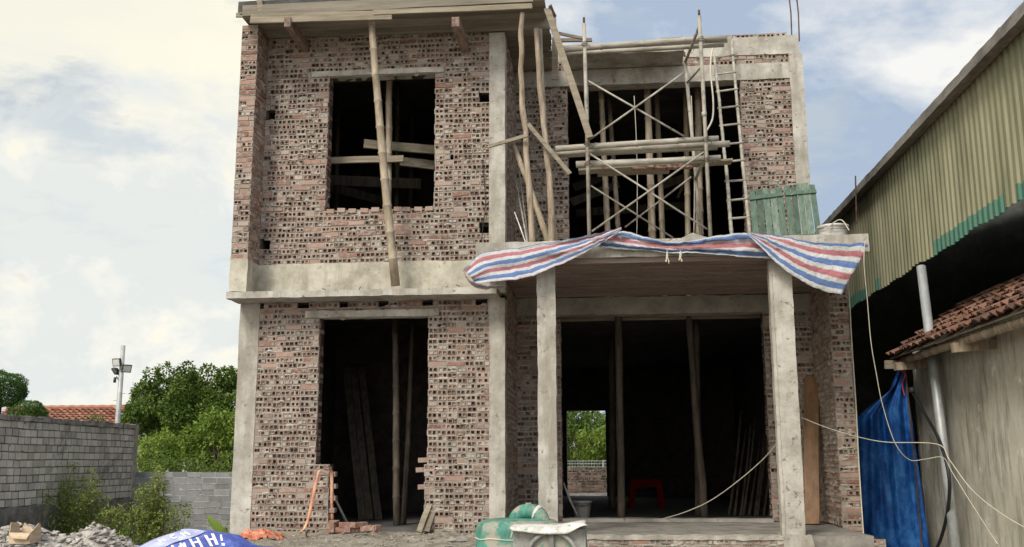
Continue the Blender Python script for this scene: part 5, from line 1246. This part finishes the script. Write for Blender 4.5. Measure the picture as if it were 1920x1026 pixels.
mb = MB(); p = PX(1709, 730, SX - .1); tube(mb, [p + V((0, 0, -.04)), p + V((-.01, 0, .03))], .035, 10); tag(mb.build('hose_fitting', M['galv'], smooth=True), 'small metal fitting at the top of the black hose', 'fitting')
wire('rope', [P(1622, 452, 11.5), P(1620, 495, 11.5), P(1626, 560, 11.6), P(1633, 640, 11.7), P(1643, 700, 11.8), P(1655, 760, 11.9), P(1678, 830, 12.0), P(1705, 862, 12.1), P(1735, 861, 12.2), P(1768, 858, 12.25), P(1785, 885, 12.2), P(1820, 942, 11.6), P(1870, 1020, 10.6)], .0048, 'rope', 'pale rope hanging from the porch roof corner to the steel post', 'rope')
wire('wire', [P(1503, 783, 11.9), P(1545, 800, 12.0), P(1600, 817, 12.1), P(1660, 829, 12.2), P(1757, 833, 12.1), P(1780, 862, 11.8), P(1822, 918, 11.2), P(1880, 965, 10.4), P(1960, 1010, 9.6)], .005, 'rope', 'pale wire stretched from the right porch column to the plaster wall')
wire('wire', [P(1462, 825, 12.0), P(1430, 862, 12.5), P(1380, 905, 13.0), P(1330, 940, 13.5), P(1280, 962, 13.9), P(1235, 975, 14.3)], .006, 'rope', 'slack pale wire drooping across the porch doorway')
wire('cable', [P(1592, 545, 12.95), P(1597, 640, 12.95), P(1605, 760, 12.95), P(1611, 880, 12.95), P(1621, 1030, 12.9)], .008, 'rope', 'thin cable running down the outer edge of the side wall')
wire('wire', [P(1545, 432, 11.6), P(1575, 412, 11.7), P(1592, 432, 11.5)], .006, 'rope', 'short wire hooped over the upturned tub')
wire('wire', [P(905, 300, F - .03), P(910, 380, F - .03), P(906, 420, F - .04), P(903, 452, F - .03)], .006, 'black', 'thin dark cord hanging down the brick beside the concrete column')
# ================================================================== LIGHT, SKY, CAMERA
cam = bpy.data.cameras.new('camera'); co = bpy.data.objects.new('camera', cam); COL.objects.link(co)
from mathutils import Matrix
co.matrix_world = Matrix(((RT.x, UP.x, -FW.x, 0), (RT.y, UP.y, -FW.y, 0), (RT.z, UP.z, -FW.z, EYE), (0, 0, 0, 1)))
cam.sensor_width = 36; cam.lens = FPX / 1920 * 36; cam.clip_end = 8000; cam.clip_start = .05; SC.camera = co
SUN_EL, SUN_AZ = rad(42), rad(205)        # azimuth measured clockwise from +Y
sd = V((math.sin(SUN_AZ) * math.cos(SUN_EL), math.cos(SUN_AZ) * math.cos(SUN_EL), math.sin(SUN_EL)))
sl_ = bpy.data.lights.new('sun', 'SUN'); sl_.energy = 1.5; sl_.angle = rad(18); sl_.color = (1, .95, .87)
so = bpy.data.objects.new('sun', sl_); COL.objects.link(so); so.rotation_euler = sd.to_track_quat('Z', 'Y').to_euler(); so.location = sd * 50
w = bpy.data.worlds.new('World'); SC.world = w; w.use_nodes = True; nt = w.node_tree; nt.nodes.clear()
out = nt.nodes.new('ShaderNodeOutputWorld'); bg = nt.nodes.new('ShaderNodeBackground'); nt.links.new(bg.outputs[0], out.inputs[0]); bg.inputs[1].default_value = .1
sky = nt.nodes.new('ShaderNodeTexSky'); sky.sky_type = 'NISHITA'; sky.sun_disc = False; sky.sun_elevation = SUN_EL; sky.sun_rotation = SUN_AZ; sky.dust_density = 2
tc_ = nt.nodes.new('ShaderNodeTexCoord'); g = tc_.outputs['Generated']
def mp(sc, loc=(0, 0, 0)):
    n = nt.nodes.new('ShaderNodeMapping'); n.inputs['Scale'].default_value = sc; n.inputs['Location'].default_value = loc; nt.links.new(g, n.inputs[0]); return n.outputs[0]
K = 5.0
warm, white, grey, blue = (1.07 * K, 1.02 * K, .84 * K), (.99 * K, .98 * K, .95 * K), (.55 * K, .62 * K, .68 * K), (.44 * K, .54 * K, .69 * K)
n1 = noi(nt, mp((1.0, 1.0, 1.9), (3.1, .4, .2)), 3.2, 9, .58, .4)
n2 = noi(nt, mp((1.0, 1.0, 2.6), (7.7, 2.0, 1.2)), 5.5, 10, .6, .2)
sx_ = nt.nodes.new('ShaderNodeSeparateXYZ'); nt.links.new(g, sx_.inputs[0])
left = math_(nt, 'ADD', math_(nt, 'MULTIPLY', sx_.outputs[0], -4.0), -.1)       # the cloud veil is warm and thin to the left of the view
lw = nt.nodes.new('ShaderNodeClamp'); nt.links.new(left, lw.inputs[0])
bright = mix(nt, lw.outputs[0], white, warm)
dark = mix(nt, lw.outputs[0], blue, (.86 * K, .89 * K, .86 * K))
cl_ = mix(nt, mix(nt, lw.outputs[0], ramp(nt, n1, [(.44, (0, 0, 0)), (.60, (1, 1, 1))]), ramp(nt, n1, [(.30, (0, 0, 0)), (.42, (1, 1, 1))])), dark, bright)
cl_ = mix(nt, ramp(nt, n2, [(.53, (0, 0, 0)), (.64, (.8, .8, .8))]), cl_, grey)
low = ramp(nt, sx_.outputs[2], [(.02, (.5, .5, .5)), (.13, (0, 0, 0))])
cl_ = mix(nt, low, cl_, (.76 * K, .87 * K, .93 * K))
n3 = noi(nt, mp((1.0, 1.0, 1.25), (5.2, 1.4, .35)), 4.6, 12, .62, .25)    # heaped clouds, low on the left
cm_ = math_(nt, 'MULTIPLY', math_(nt, 'MULTIPLY', ramp(nt, n3, [(.505, (0, 0, 0)), (.53, (1, 1, 1))]), ramp(nt, sx_.outputs[2], [(.25, (1, 1, 1)), (.38, (0, 0, 0))])), lw.outputs[0])
cc_ = mix(nt, ramp(nt, n3, [(.515, (0, 0, 0)), (.585, (1, 1, 1))]), (1.02 * K, 1.0 * K, .93 * K), (.77 * K, .83 * K, .85 * K))
cl_ = mix(nt, math_(nt, 'MULTIPLY', cm_, .72), cl_, cc_)
cv = ramp(nt, noi(nt, mp((1, 1, 2), (1.3, 5, 2)), 2.2, 8, .6), [(.36, (.88, .88, .88)), (.5, (.98, .98, .98))])
# unseen sky behind the viewer, on the sun's side, brightened to add frontal light
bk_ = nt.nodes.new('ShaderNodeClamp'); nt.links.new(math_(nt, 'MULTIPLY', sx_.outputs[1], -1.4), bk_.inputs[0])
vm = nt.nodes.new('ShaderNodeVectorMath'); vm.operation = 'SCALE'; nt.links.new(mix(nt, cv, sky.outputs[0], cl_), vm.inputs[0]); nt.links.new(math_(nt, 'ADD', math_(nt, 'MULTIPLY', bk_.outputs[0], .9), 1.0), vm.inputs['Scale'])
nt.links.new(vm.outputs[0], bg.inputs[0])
vs = SC.view_settings; vs.view_transform = 'Standard'; vs.look = 'None'; vs.gamma = 1; vs.exposure = .95; vs.use_curve_mapping = False
SC.cycles.max_bounces = 6; SC.cycles.diffuse_bounces = 3
